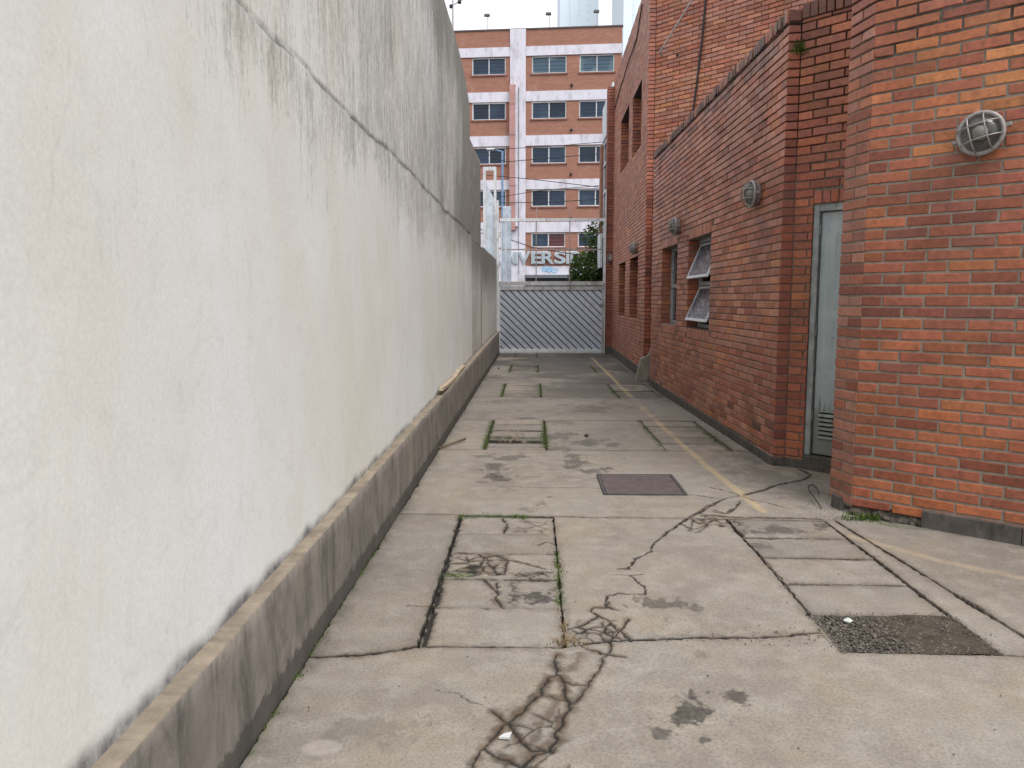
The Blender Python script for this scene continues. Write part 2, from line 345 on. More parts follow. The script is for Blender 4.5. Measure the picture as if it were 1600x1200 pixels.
for x, y, rx, ry, s in ST:
    c = gnd(x, y); STW.append((c[0], c[1], abs(gnd(x+rx, y)[0]-c[0]), abs(gnd(x, y-ry)[1]-gnd(x, y+ry)[1])/2, s))
LIGHT = [(500, 1168, 34, 12, .28), (1205, 838, 60, 5, .2)]
MOSS = [((-.48,7.4),(-.49,9.15),.05), ((.125,7.5),(.12,9.1),.05), ((-.47,7.95),(.12,7.95),.09), ((-.48,11.4),(-.5,13.25),.05), ((.105,11.45),(.1,13.2),.06), ((-.47,11.5),(.1,11.5),.07),
        ((-.5,15.3),(-.5,17),.05), ((.06,15.3),(.06,17),.05), ((-.49,5.03),(.0,5.05),.05), ((-.48,3.9),(-.35,3.92),.05), ((.13,3.55),(.14,4.3),.03), ((1.27,7.6),(1.27,9.2),.05), ((1.27,11.3),(1.26,13.2),.05),
        ((1.9,7.4),(1.88,8.9),.03), ((-.92,2.2),(-.92,4.5),.025), ((1.25,15.2),(1.25,17),.05), ((2.2,5.0),(2.42,4.8),.06)]
ALLI = [(-.47, 3.87, -.13, 4.24, .085, 1.0), (-.13, 3.87, .12, 3.99, .06, .9), (.17, 3.13, .40, 3.40, .075, .9), (1.06, 4.83, 1.40, 5.06, .07, .9), (-.15, 4.66, .12, 5.03, .11, .55), (-.12, 2.15, .12, 2.62, .11, .7), (-.15, 3.5, -.05, 3.85, .05, .7)]
_ar = np.random.default_rng(5)
ALLP = [np.stack([_ar.uniform(a[0]-.1, a[2]+.1, int((a[2]-a[0]+.2)*(a[3]-a[1]+.2)/a[4]**2)), _ar.uniform(a[1]-.1, a[3]+.1, int((a[2]-a[0]+.2)*(a[3]-a[1]+.2)/a[4]**2))], -1) for a in ALLI]
def segdist(x, y, a, b):
    ax, ay = a; bx, by = b; dx, dy = bx-ax, by-ay; t = np.clip(((x-ax)*dx+(y-ay)*dy)/(dx*dx+dy*dy+1e-12), 0, 1)
    return np.hypot(x-ax-t*dx, y-ay-t*dy)
YEL = [[(1.448,19.5),(1.455,18.0),(1.463,14.1),(1.471,9.83),(1.514,6.74),(1.585,5.22)], [(1.96,4.66),(2.266,4.201),(2.56,3.944),(3.0,3.55)]]
def ground_attrs(x, y):
    sh = x.shape; x = x.reshape(-1); y = y.reshape(-1); n = len(x)
    wob = (fbm(x*30, y*30, 4)-.5); wx = x+wob*.026; wy = y+(fbm(x*30+90, y*30+50, 4)-.5)*.026
    core = np.zeros(n); halo = np.zeros(n); stain = np.zeros(n); moss = np.zeros(n); yel = np.zeros(n); lig = np.zeros(n)
    hn = fbm(x*22+5, y*22+9, 4)
    for pl, wd, hw, hs in CR:
        mgn = max(hw*2.2, .03); (x0, y0), (x1, y1) = pl.min(0)-mgn, pl.max(0)+mgn
        k = np.where((x > x0) & (x < x1) & (y > y0) & (y < y1))[0]
        if not len(k): continue
        d = np.full(len(k), 9.0)
        for a, b in zip(pl[:-1], pl[1:]): d = np.minimum(d, segdist(wx[k], wy[k], a, b))
        far = 1+np.clip(y[k]-5, 0, 8)*.12
        if wd > 0: core[k] = np.maximum(core[k], 1-sstep(wd*.5*far, wd*1.25*far, d+(hn[k]-.5)*wd*1.1))
        if hw > 0: halo[k] = np.maximum(halo[k], hs*(1-sstep(hw*.2, hw*1.35, d+(hn[k]-.45)*hw*1.5)))
    for (x0, y0, x1, y1, sp_, st_), P in zip(ALLI, ALLP):
        k = np.where((x > x0) & (x < x1) & (y > y0) & (y < y1))[0]
        if not len(k): continue
        D = np.sort(np.hypot(wx[k][:, None]-P[None, :, 0], wy[k][:, None]-P[None, :, 1]), 1); e_ = D[:, 1]-D[:, 0]
        mk = np.minimum(np.minimum(x[k]-x0, x1-x[k]), np.minimum(y[k]-y0, y1-y[k])); mk = sstep(.0, .05, mk+(hn[k]-.5)*.12)
        core[k] = np.maximum(core[k], st_*mk*(1-sstep(.003, .009, e_+(hn[k]-.5)*.006))); halo[k] = np.maximum(halo[k], .75*st_*mk*(1-sstep(.005, .04, e_+(hn[k]-.5)*.03)))
    edge = fbm(x*9+3, y*9+7, 5); e3 = fbm(x*80, y*80, 3); e2 = fbm(x*34, y*20, 4)
    for cx, cy, rx, ry, s in STW:
        k = np.where((abs(x-cx) < rx*2) & (abs(y-cy) < ry*2))[0]
        if not len(k): continue
        d = np.sqrt(((x[k]-cx)/rx)**2+((y[k]-cy)/ry)**2)+(edge[k]-.5)*3.2+(e2[k]-.5)*2.0+(e3[k]-.5)*1.2
        stain[k] = np.maximum(stain[k], s*.98*(1-sstep(.45, 1.05, d)))
    # streaky damp zone towards the gate and along the right wall
    zone = sstep(9.3, 13, y)*.95*sstep(-.5, .3, x)+sstep(12, 17, y)*.9
    stain = np.maximum(stain, np.clip(zone, 0, .9)*sstep(.28, .58, fbm(x*1.3, y*1.1+40, 5)))
    stain = np.maximum(stain, .5*sstep(.14, .0, np.abs(x+.93)+(e2-.5)*.12)*sstep(.3, .6, edge))
    for a, b, wd in MOSS:
        d = segdist(x, y, a, b); moss = np.maximum(moss, (1-sstep(wd*.2, wd, d+(e2-.5)*wd*1.6))*sstep(.30, .48, edge+.06))
    for pl in YEL:
        d = np.full(n, 9.0)
        for a, b in zip(pl[:-1], pl[1:]): d = np.minimum(d, segdist(x, y, a, b))
        fade = .55 if pl is YEL[0] else .24
        yel = np.maximum(yel, fade*(1-sstep(.026, .036, d+(e2-.5)*.022))*sstep(.30, .50, fbm(x*3+8, y*3, 5)+.08))
    yel *= 1-np.clip(sstep(10.2, 10.6, y)*sstep(11.6, 11.2, y), 0, 1)*.85
    for px_, py_, rx, ry, s in LIGHT:
        c = gnd(px_, py_); r1 = abs(gnd(px_+rx, py_)[0]-c[0]); r2 = abs(gnd(px_, py_-ry)[1]-c[1])
        lig = np.maximum(lig, s*(1-sstep(.6, 1.1, np.sqrt(((x-c[0])/r1)**2+((y-c[1])/r2)**2)+(edge-.5))))
    o = np.ones(n)
    return core.reshape(sh), {'g1': np.stack([core, np.clip(halo, 0, 1), np.clip(stain, 0, 1), o], -1), 'g2': np.stack([yel, lig, moss, o], -1)}

def interp(pl): xs = [p[0] for p in pl]; ys = [p[1] for p in pl]; return lambda x: np.interp(x, xs, ys)
def step_for(y): return 0.0048 if y < 5.1 else (0.011 if y < 9.3 else 0.03)
def patch(name, xl, xr, yb, yt, zoff=0.0, tilt=(0, 0), chip=0.012, label=None, fine_x=None, fine_y=None):
    """concrete piece between x bounds (numbers or functions of y) and y bounds (functions of x)"""
    XL = xl if callable(xl) else (lambda y: xl+0*y); XR = xr if callable(xr) else (lambda y: xr+0*y)
    YB = yb if callable(yb) else (lambda x: yb+0*x); YT = yt if callable(yt) else (lambda x: yt+0*x)
    ym = float(np.mean([YB(np.array([0.]))[0], YT(np.array([0.]))[0]])); x0 = float(XL(np.array([ym]))[0]); x1 = float(XR(np.array([ym]))[0])
    y0 = float(YB(np.array([x0]))[0]); y1 = float(YT(np.array([x0]))[0])
    def samples(a, b, fine, st):
        if fine is None: fine = (a, b)
        out = []; f0, f1 = max(a, fine[0]), min(b, fine[1])
        if f0 > a+1e-6: out += list(np.linspace(a, f0, max(2, int((f0-a)/.12)))[:-1])
        out += list(np.linspace(f0, f1, max(3, int((f1-f0)/st)+1)))
        if f1 < b-1e-6: out += list(np.linspace(f1, b, max(2, int((b-f1)/.12)))[1:])
        return np.array(out)
    st = step_for(min(ym, y1-.01) if fine_y is None else fine_y[0])
    us = (samples(x0, x1, fine_x, st)-x0)/(x1-x0); vs = (samples(y0, y1, fine_y, st)-y0)/(y1-y0)
    # an outer ring that drops into the joint
    de, dl = np.array([.003, .006, .010, .016])/(x1-x0), np.array([.003, .006, .010, .016])/(y1-y0)
    us = np.unique(np.concatenate([us, de, 1-de])); vs = np.unique(np.concatenate([vs, dl, 1-dl]))
    us = np.concatenate([[0], us, [1]]); vs = np.concatenate([[0], vs, [1]]); store = {}
    def fn(U, V):
        xa = x0+(x1-x0)*U; yb_ = YB(xa); yt_ = YT(xa); y = yb_+(yt_-yb_)*V; xl_ = XL(y); xr_ = XR(y); x = xl_+(xr_-xl_)*U
        rag = lambda a, b: (fbm(a*30, b*30, 4)-.5)*chip*1.6+np.clip(fbm(a*9+60, b*9+20, 4)-.6, 0, 1)*chip*6
        e = np.minimum(np.minimum(x-xl_, xr_-x), np.minimum(y-yb_, yt_-y)); e = e-rag(x, y)*.8
        core, at = ground_attrs(x, y)
        z = zoff+tilt[0]*(x-x0)+tilt[1]*(y-y0)+(fbm(x*1.2, y*1.2, 3)-.5)*.012
        z = z-.024*(1-sstep(-.001, .0042, e))-.006*core
        dirt = (1-sstep(.0, .006, e))*.95
        at['g1'][:, 0] = np.maximum(at['g1'][:, 0], dirt.reshape(-1))
        at['g1'][:, 1] = np.maximum(at['g1'][:, 1], ((1-sstep(.0, .05, e+(fbm(x*15, y*15, 3)-.5)*.06))*.35).reshape(-1))
        z[0, :] = -.05; z[-1, :] = -.05; z[:, 0] = -.05; z[:, -1] = -.05
        store.update(at); return x, y, z
    o = grid_obj(name, us, vs, fn, CONC, drive)
    for k, a in store.items():
        at = o.data.color_attributes.new(k, 'FLOAT_COLOR', 'POINT'); at.data.foreach_set('color', a.astype(np.float32).reshape(-1))
    if label: o['label'] = label
    return o
G = .0025
XA, XB, XC, XD = -.485, .135, 1.285, 1.925
LP = -.915
jB = interp([(-.95,2.962),(-.70,2.99),(-.47,3.075),(.13,3.09),(.35,3.162),(.7,3.20),(1.0,3.21),(1.255,3.264),(1.275,3.085),(1.9,3.07),(2.13,3.045),(5,2.9)])
jA = interp([(-.95,5.09),(-.49,5.065),(.138,5.052),(1.3,5.025),(2.0,5.01),(5,4.9)])
wallx = lambda y: np.interp(y, [2.5, 3.6, 4.45, 4.831, 5.1, 5.4, 6.1, 6.65, 6.72, 12.9, 13.0, 21], [4.5, 3.9, 2.93, 2.50, 2.22, 2.18, 2.85, 2.26, 2.12, 1.98, 2.05, 2.09])
redge = lambda y: np.interp(y, [2, 3.24, 5.02, 5.3], [2.25, 2.124, 1.99, 1.98])
patch('slab', LP, 4.4, -2.8, lambda x: jB(x)-G, fine_x=(-1, 2.35), fine_y=(2.05, 3.4))
patch('slab', LP, XA-G, lambda x: jB(x)+G, lambda x: jA(x)-G, tilt=(.004, 0))
patch('slab', XB+G, lambda y: XC-G-.0*y, lambda x: jB(x)+G, lambda x: jA(x)-G)
patch('slab', XD+G, lambda y: redge(y)-G, lambda x: jB(x)+G, lambda x: jA(x)-G)
patch('slab', lambda y: redge(y)+G, lambda y: np.maximum(wallx(y), redge(y)+.05), lambda x: jB(x)+G, lambda x: jA(x)-G+np.clip(x-2.0, 0, .4)*.3, zoff=.004, fine_x=(1.9, 2.9))
patch('slab', LP, wallx, lambda x: jA(x)+G, 7.34-G)
ROWS = [(7.34, 9.18), (11.40, 13.28), (15.30, 17.15), (19.35, 20.85)]
prev = None
for i, (a, b) in enumerate(ROWS):
    patch('slab', LP, XA-G, a+G, b-G); patch('slab', XB+G-.015*i, XC-G-.01*i, a+G, b-G); patch('slab', XD+G-.015*i, wallx, a+G, b-G)
    if b < 20: patch('slab', LP, wallx, b+G, ROWS[i+1][0]-G)
def paver(x0, x1, y0, y1, n=1):
    patch('paver', x0+G+random.uniform(0, .004), x1-G-random.uniform(0, .004), y0+G, y1-G-random.uniform(0, .004), zoff=random.uniform(-.007, .004), tilt=(random.uniform(-.012, .012), random.uniform(-.012, .012)), chip=.016)
yl = [5.055, 4.64, 4.25, 3.862, 3.49, 3.085]
for a, b in zip(yl[1:], yl[:-1]): paver(XA+.004*(4-a), XB+.002, a, b)
yr = [5.0, 4.625, 4.25, 3.862, 3.468]
for a, b in zip(yr[1:], yr[:-1]): paver(XC+.001, XD+.002, a, b)
for i, (a, b) in enumerate(ROWS):
    n = 5 if b < 20 else 4; ys = np.linspace(a, b, n+1)
    for k in range(n):
        if i == 0 and k == 1: paver(XA+.02, XB-.02, ys[k]+.16, ys[k+1])
        else: paver(XA+.01, XB-.015*i-.01, ys[k], ys[k+1])
        paver(XC+.0-.01*i, XD-.015*i, ys[k], ys[k+1])

# gravel in the hole of the missing paver
def stones(name, n, area, zr, size, m, parent=None, seed=1):
    r = random.Random(seed); mb = MB()
    for _ in range(n):
        x, y = area(r); s = r.uniform(*size); z = r.uniform(*zr)
        vs = [(x+s*r.uniform(.6, 1)*a, y+s*r.uniform(.6, 1)*b, z+s*.7*r.uniform(.6, 1)*c) for a, b, c in ((1,0,0),(-1,0,0),(0,1,0),(0,-1,0),(0,0,1),(0,0,-1))]
        mb.add(vs, [(0,2,4),(2,1,4),(1,3,4),(3,0,4),(2,0,5),(1,2,5),(3,1,5),(0,3,5)])
    return mb.build(name, m, parent)
def pebble_mat(name, a, b_):
    m, nt, b = newmat(name); p = pos(nt)
    setc(nt, b, mix(nt, ramp(nt, noise(nt, p, 70, 2), [(0.35, 0), (0.65, 1)]), a, b_), 0.9, 0.2); return m
GRAV = pebble_mat('gravel_mix', (0.035, 0.031, 0.027), (0.19, 0.165, 0.14))
g = stones('gravel', 5200, lambda r: (1.285+.635*r.random()**1.7, r.uniform(3.09, 3.465)), (-.022, -.006), (.002, .010), GRAV, None, 3)
tag(g, 'dark loose gravel filling the hole of a missing paving slab', 'gravel', kind='stuff')
fill = grid_obj('fill', np.linspace(1.28, 1.93, 60), np.linspace(3.08, 3.475, 40), lambda X, Y: (X, Y, -.026+.016*fbm(X*6, Y*6, 3)+.012*sstep(1.45, 1.75, X)), simple('packed_dirt', (0.07, 0.058, 0.042), 0.9, 0.2, var=0.45, scale=9, bmp=0.8, dirt=(0.04, 0.036, 0.026)), drive)
s_ = gnd(1325, 971)
st = stones('white_stone', 1, lambda r: (s_[0], s_[1]), (.005, .005), (.034, .034), simple('pale_stone', (0.5, 0.52, 0.48), 0.8), None, 8)
tag(st, 'small pale stone lying on dark gravel in the missing slab hole', 'stone')
sh_ = gnd(789, 1153)
cp = MB().prism([(sh_[0]-.02, sh_[1]-.012, .004), (sh_[0]+.015, sh_[1]-.016, .004), (sh_[0]+.022, sh_[1]+.02, .004), (sh_[0]-.004, sh_[1]+.01, .004)], (0, 0, .007)).build('stone_chip', simple('white_chip', (0.6, 0.6, 0.6), 0.7))
tag(cp, 'white stone chip lying on the cracked foreground concrete', 'chip')
deb = stones('debris', 760, lambda r: random.Random(r.random()).choice([(r.uniform(-.85, 2.0), r.uniform(2.2, 6.5)), (r.gauss(2.02, .12), r.gauss(5.28, .14)), (r.gauss(1.1, .3), r.gauss(3.2, .05)), (r.uniform(1.26, 1.95), r.choice([3.075, 3.47])+r.gauss(0, .012)), (r.choice([1.28, 1.925])+r.gauss(0, .012), r.uniform(3.08, 3.47))]), (.001, .004), (.002, .006), GRAV, None, 5)
tag(deb, 'scattered crumbs and grit on the concrete driveway', 'debris', kind='stuff')

# moss tufts and dry grass in the joints
def blades(name, spots, m, parent=None, seed=1):
    r = random.Random(seed); vs = []; fs = []
    for (x, y, z, n, h, sp) in spots:
        for _ in range(n):
            bx, by = x+r.gauss(0, sp), y+r.gauss(0, sp); a = r.uniform(0, 6.28); hh = h*r.uniform(.4, 1.1); ln = hh*r.uniform(.3, 1.0); wd = hh*.05+.0012
            dx, dy = math.cos(a), math.sin(a); k = len(vs)
            vs += [(bx-dy*wd, by+dx*wd, z), (bx+dy*wd, by-dx*wd, z), (bx+dx*ln*.4-dy*wd*.7, by+dy*ln*.4+dx*wd*.7, z+hh*.7), (bx+dx*ln*.4+dy*wd*.7, by+dy*ln*.4-dx*wd*.7, z+hh*.7), (bx+dx*ln, by+dy*ln, z+hh*.9)]
            fs += [(k, k+1, k+3, k+2), (k+2, k+3, k+4)]
    return mesh_obj(name, vs, fs, m, parent)
LEAF = pebble_mat('grass_green', (0.035, 0.075, 0.014), (0.10, 0.14, 0.03)); DRY = pebble_mat('dry_grass', (0.14, 0.10, 0.05), (0.30, 0.23, 0.13))
sp = []
for a, b, wd in MOSS:
    for _ in range(int(math.hypot(b[0]-a[0], b[1]-a[1])*22)):
        t = random.random(); x = a[0]+(b[0]-a[0])*t; y = a[1]+(b[1]-a[1])*t
        if vnoise(np.array([x*7.]), np.array([y*7.]))[0] > .36: sp.append((x+random.gauss(0, wd*.25), y+random.gauss(0, wd*.25), -.012, 12, random.uniform(.018, .034), .016))
tag(blades('moss', sp, LEAF, None, 2), 'short green moss and weeds growing in the paving joints', 'moss', kind='stuff')
c1 = gnd(885, 1004); c2 = gnd(872, 885)
sp = [(c1[0]+random.gauss(0, .03), c1[1]+random.gauss(0, .02), -.015, 10, .035, .02) for _ in range(14)]+[(.138, random.uniform(3.1, 3.5), -.015, 6, .035, .012) for _ in range(14)]+[(c2[0], c2[1]+random.gauss(0, .05), -.015, 6, .03, .02) for _ in range(8)]
tag(blades('dry_grass', sp, DRY, None, 4), 'dry straw clump at the corner of the cracked paver strip', 'dry grass', kind='stuff')
c3 = gnd(1368, 812)
tag(blades('grass_tuft', [(c3[0]+random.gauss(0, .09), c3[1]+random.gauss(0, .03), -.004, 12, .05, .02) for _ in range(22)], LEAF, None, 6), 'green grass tuft at the broken base of the near brick wall', 'grass', kind='stuff')

# twigs, wire, moulding
def twig(name, pts, r, m, label, cat, group=None): return tag(MB().tube(pts, r, 6).build(name, m, None, True), label, cat, group)
WOOD = simple('dry_wood', (0.15, 0.11, 0.075), 0.85, 0.2, scale=30); PALEW = simple('pale_wood', (0.42, 0.34, 0.25), 0.8, 0.2, scale=12, dirt=(0.12, 0.08, 0.05))
a, b = gnd(676, 705), gnd(727, 690)
twig('twig', [(a[0], a[1], .01), ((a[0]+b[0])/2, (a[1]+b[1])/2+.02, .018), (b[0], b[1], .03)], [.006, .008, .012], WOOD, 'dark bare stick lying by the low grey plinth', 'twig')
mb = MB(); r = random.Random(12); c = gnd(798, 690)
for _ in range(12):
    x, y = c[0]+r.gauss(0, .05), c[1]+r.gauss(0, .15); an = r.uniform(0, 6.28); l = r.uniform(.15, .4)
    mb.tube([(x, y, .012), (x+l*.5*math.cos(an), y+l*.5*math.sin(an)*1.6, r.uniform(.02, .1)), (x+l*math.cos(an+.3), y+l*math.sin(an+.3)*1.6, r.uniform(.012, .13))], [.003, .0025, .0012], 5)
tag(mb.build('dry_branch', simple('grey_twig', (0.30, 0.23, 0.17), 0.9), None), 'thin dry branch lying across the mossy second paver strip', 'branch')
for px_, py_, lb in ((916, 683, 'small dark stone on the concrete right of the mossy pavers'), (779, 577, 'small dark stone near the plinth towards the gate')):
    c = gnd(px_, py_); tag(stones('pebble', 1, lambda r: (c[0], c[1]), (.02, .02), (.035, .035), simple('dark_pebble', (0.04, 0.035, 0.03)), None, int(px_)), lb, 'stone', 'loose dark stones')
pts = [gnd(1280, 774), gnd(1276, 769), gnd(1268, 767), gnd(1263, 771), gnd(1263, 778), gnd(1268, 782), gnd(1276, 790), gnd(1284, 797)]
twig('wire_hook', [(p[0], p[1], .01+.05*math.sin(i*.45)) for i, p in enumerate(pts)], .004, CABLE, 'bent black wire on the ground by the broken wall corner', 'wire')

# manhole
mh = empty('manhole_cover', (.84, 5.95, 0)); tag(mh, 'rectangular brown steel manhole cover with tread pattern set in concrete', 'manhole cover')
MET = simple('worn_tread_steel', (0.125, 0.095, 0.09), 0.6, 0.4, 0.3, var=0.25, scale=14, dirt=(0.2, 0.17, 0.15))
def local(o, root): o.parent = root; o.location = (-root.location[0], -root.location[1], -root.location[2]); return o
fr = MB()
for a, b in (((.525, 5.63, -.02), (.55, 6.275, .014)), ((1.125, 5.63, -.02), (1.15, 6.275, .014)), ((.55, 5.63, -.02), (1.125, 5.648, .013)), ((.55, 6.25, -.02), (1.125, 6.275, .013))): fr.box(a, b, .003)
local(fr.build('frame', simple('manhole_frame', (0.075, 0.07, 0.068), 0.6, 0.4, 0.3)), mh)
pl = MB().box((.553, 5.65, -.02), (1.122, 6.247, .011), .002)
for i in range(26):
    for j in range(27):
        x = .57+i*.0215; y = 5.665+j*.0215; s = 1 if (i+j) % 2 else -1; e = .007
        pl.add([(x-e, y-e*s*.9, .0112), (x, y-.0022*s-e*s*0, .0145), (x+e, y+e*s*.9, .0112), (x-.002, y+.003*s, .0145)], [(0, 1, 2, 3)])
local(pl.build('plate', MET), mh)

# ================================================================== LEFT BOUNDARY WALL
def stucco():
    m, nt, b = newmat('weathered_stucco'); p = pos(nt)
    s = nd(nt, 'ShaderNodeSeparateColor', {'Color': nd(nt, 'ShaderNodeAttribute', attribute_name='w1').outputs['Color']})
    c = mix(nt, ramp(nt, noise(nt, pos(nt, (1, 1, .5)), 1.1, 5, 0.6), [(0.35, 0), (0.65, 1)]), (0.675, 0.66, 0.60), (0.725, 0.735, 0.72))
    c = mix(nt, ramp(nt, noise(nt, pos(nt, (1, 1, .4)), 3.0, 6, 0.7, .5), [(0.54, 0), (0.76, 0.4)]), c, (0.63, 0.59, 0.49))
    c = mix(nt, ramp(nt, noise(nt, p, 5.5, 9, 0.8, .9), [(0.52, 0), (0.70, 0.45)]), c, (0.53, 0.53, 0.495))
    streak = noise(nt, pos(nt, (5, 7, .9)), 2.6, 9, 0.8, .8); st2 = noise(nt, pos(nt, (9, 18, 3.2)), 2.6, 8, 0.82, 1.0); st3 = noise(nt, pos(nt, (1, 1, .6)), 2.4, 7, .75, .6); st4 = noise(nt, pos(nt, (1, 1, .55)), 34, 7, .8, .8)
    k = mth(nt, 'ADD', mth(nt, 'ADD', mth(nt, 'MULTIPLY', streak, .42), mth(nt, 'MULTIPLY', st2, .36)), mth(nt, 'MULTIPLY', st3, .22)); k = mth(nt, 'ADD', k, mth(nt, 'MULTIPLY', mth(nt, 'SUBTRACT', st4, .5), .30))
    g = mth(nt, 'ADD', k, mth(nt, 'MULTIPLY', s.outputs[0], .30))
    c = mix(nt, ramp(nt, g, [(0.57, 0), (0.66, 0.42), (0.78, 0.85)]), c, (0.13, 0.128, 0.112))
    c = mix(nt, 1.0, c, ramp(nt, noise(nt, p, 75, 6, .75), [(0.3, 0.90), (0.7, 1.06)]), 'MULTIPLY')
    c = mix(nt, s.outputs[1], c, (0.06, 0.052, 0.048))
    c = mix(nt, mth(nt, 'MULTIPLY', s.outputs[2], ramp(nt, noise(nt, p, 10, 6, 0.75), [(0.3, 0.35), (0.65, 1)])), c, (0.12, 0.11, 0.115))
    setc(nt, b, c, 0.9, 0.2)
    bump(nt, b, mth(nt, 'ADD', noise(nt, p, 55, 5, 0.7), mth(nt, 'MULTIPLY', noise(nt, p, 9, 4), .5)), 0.10, 0.010); return m
STUC = stucco()
lw = empty('boundary_wall', (-1.1, 9, 0)); tag(lw, 'long tall whitewashed plaster wall with black streaks and a low grey plinth', 'wall')
ledge = lambda y: 2.443+.012*np.sin(y*1.3)+(vnoise(y*2.1, y*0+3)-.5)*.03+(vnoise(y*9, y*0+7)-.5)*.012
HAIR = [[(103, 0), (106, 60), (104, 150), (92, 200), (78, 250), (80, 300), (74, 340), (78, 390)], [(266, 190), (268, 250), (272, 330)], [(205, 255), (212, 300)], [(495, 690), (470, 715), (430, 750)]]
HAIRW = [[atplane(x, y, (-.98, 0, 0), np.array([1., 0, 0]))[1:] for x, y in h] for h in HAIR]
def wall_section(name, ys, zs, x0, topfn, ledged, gr, flip=1):
    store = {}
    def fn(Y, T):
        top = topfn(Y); z = T*top; L = ledge(Y)
        x = x0+0*Y
        rough = (fbm(Y*1.1, z*1.1, 4)-.5)*.012
        if ledged:
            up = sstep(-.006, .004, z-L); x = x-.012*up
            groove = np.exp(-((z-L)/.008)**2); x = x-.010*groove
        top_d = top-z; n1 = fbm(Y*1.7+4, z*.5+9, 5)
        grime = gr(Y, z, top_d, n1)
        gline = np.zeros_like(z)
        if ledged: gline = np.exp(-((z-L+.004)/(.009+.0014*Y))**2)*(.6+.4*sstep(2.2, 4, Y))*(.35+.65*sstep(.3, .55, fbm(Y*5, z*0+2, 3)+.1))
        base = .40+.0105*Y; foot = sstep(.055, .0, z-base+(fbm(Y*5, z*2, 3)-.5)*.07)
        hair = np.zeros_like(z)
        if ledged:
            wy = Y+(fbm(Y*25, z*25, 2)-.5)*.01
            for h in HAIRW:
                for a, b in zip(h[:-1], h[1:]): hair = np.maximum(hair, .10*(1-sstep(.0, .005, segdist(wy, z, a, b))))
        store['w1'] = np.stack([np.clip(grime, 0, 1), np.clip(gline*1.0+hair, 0, .9), np.clip(foot, 0, 1), np.ones_like(z)], -1).reshape(-1, 4)
        return x+rough, Y, z
    o = grid_obj(name, ys, zs, fn, STUC, None)
    for k, a in store.items():
        at = o.data.color_attributes.new(k, 'FLOAT_COLOR', 'POINT'); at.data.foreach_set('color', a.astype(np.float32).reshape(-1))
    return o
ys = [-2.5, -1.5, -.8, 0, .4]; y = .8
while y < 12.15: ys.append(y); y += max(.008, .0065*y)
ys = np.array(ys+[12.15])
def top1(Y): return np.where(Y > 10, 4.70-.34*np.clip((Y-10)/2.15, 0, 1)**2.6, 4.715)+.0*Y
def gr1(Y, z, td, n):
    up = (z > 2.44)
    far = sstep(2.0, 9, Y)
    g_up = .27+.42*far+.5*sstep(.9, .0, td)*(.35+.65*far)+.4*sstep(9.0, 12, Y)
    g_lo = .55*sstep(.7, .0, 2.44-z+(n-.5)*.9)*sstep(1.3, 3.2, Y)+.32*sstep(5, 12, Y)-.06
    return np.where(up, g_up, g_lo)*(.45+n*1.1)
local(wall_section('wall_face', ys, np.linspace(.0, 1, 340), -.978, top1, True, gr1), lw)
def gr2(Y, z, td, n): return (.75+.35*n)*np.where(z > 2.44, 1.0, .55+.6*sstep(.9, 0, 2.44-z))
local(wall_section('rear_wall_face', np.linspace(12.16, 14.62, 90), np.linspace(.0, 1, 160), -.992, lambda Y: 3.93+.03*(Y-12)+(vnoise(Y*5, Y*0)-.5)*.03, True, gr2), lw)
local(wall_section('low_wall_face', np.linspace(14.63, 20.5, 150), np.linspace(0, 1, 110), -.985, lambda Y: 2.45+.006*(Y-14)+(vnoise(Y*4, Y*0)-.5)*.03, False, lambda Y, z, td, n: .35+.75*sstep(1.3, 0, td)*(.5+n)), lw)
GREY = simple('old_render', (0.24, 0.23, 0.21), 0.9, 0.2, var=0.3, dirt=(0.06, 0.055, 0.05), bmp=0.3)
m_ = MB().add([(-1.30, -2.5, 0), (-1.30, 12.15, 0), (-1.30, 12.15, 4.36), (-1.30, 10, 4.70), (-1.30, -2.5, 4.715), (-.992, 12.15, 0), (-.992, 12.15, 4.36), (-.992, 10, 4.70), (-.992, -2.5, 4.715)],
              [(0, 1, 2, 3, 4), (1, 5, 6, 2), (2, 6, 7, 3), (3, 7, 8, 4)])
m_.box((-1.28, 12.16, 0), (-.998, 14.61, 3.90)).box((-1.26, 14.63, 0), (-.992, 20.5, 2.42)); local(m_.build('wall_core', GREY), lw)
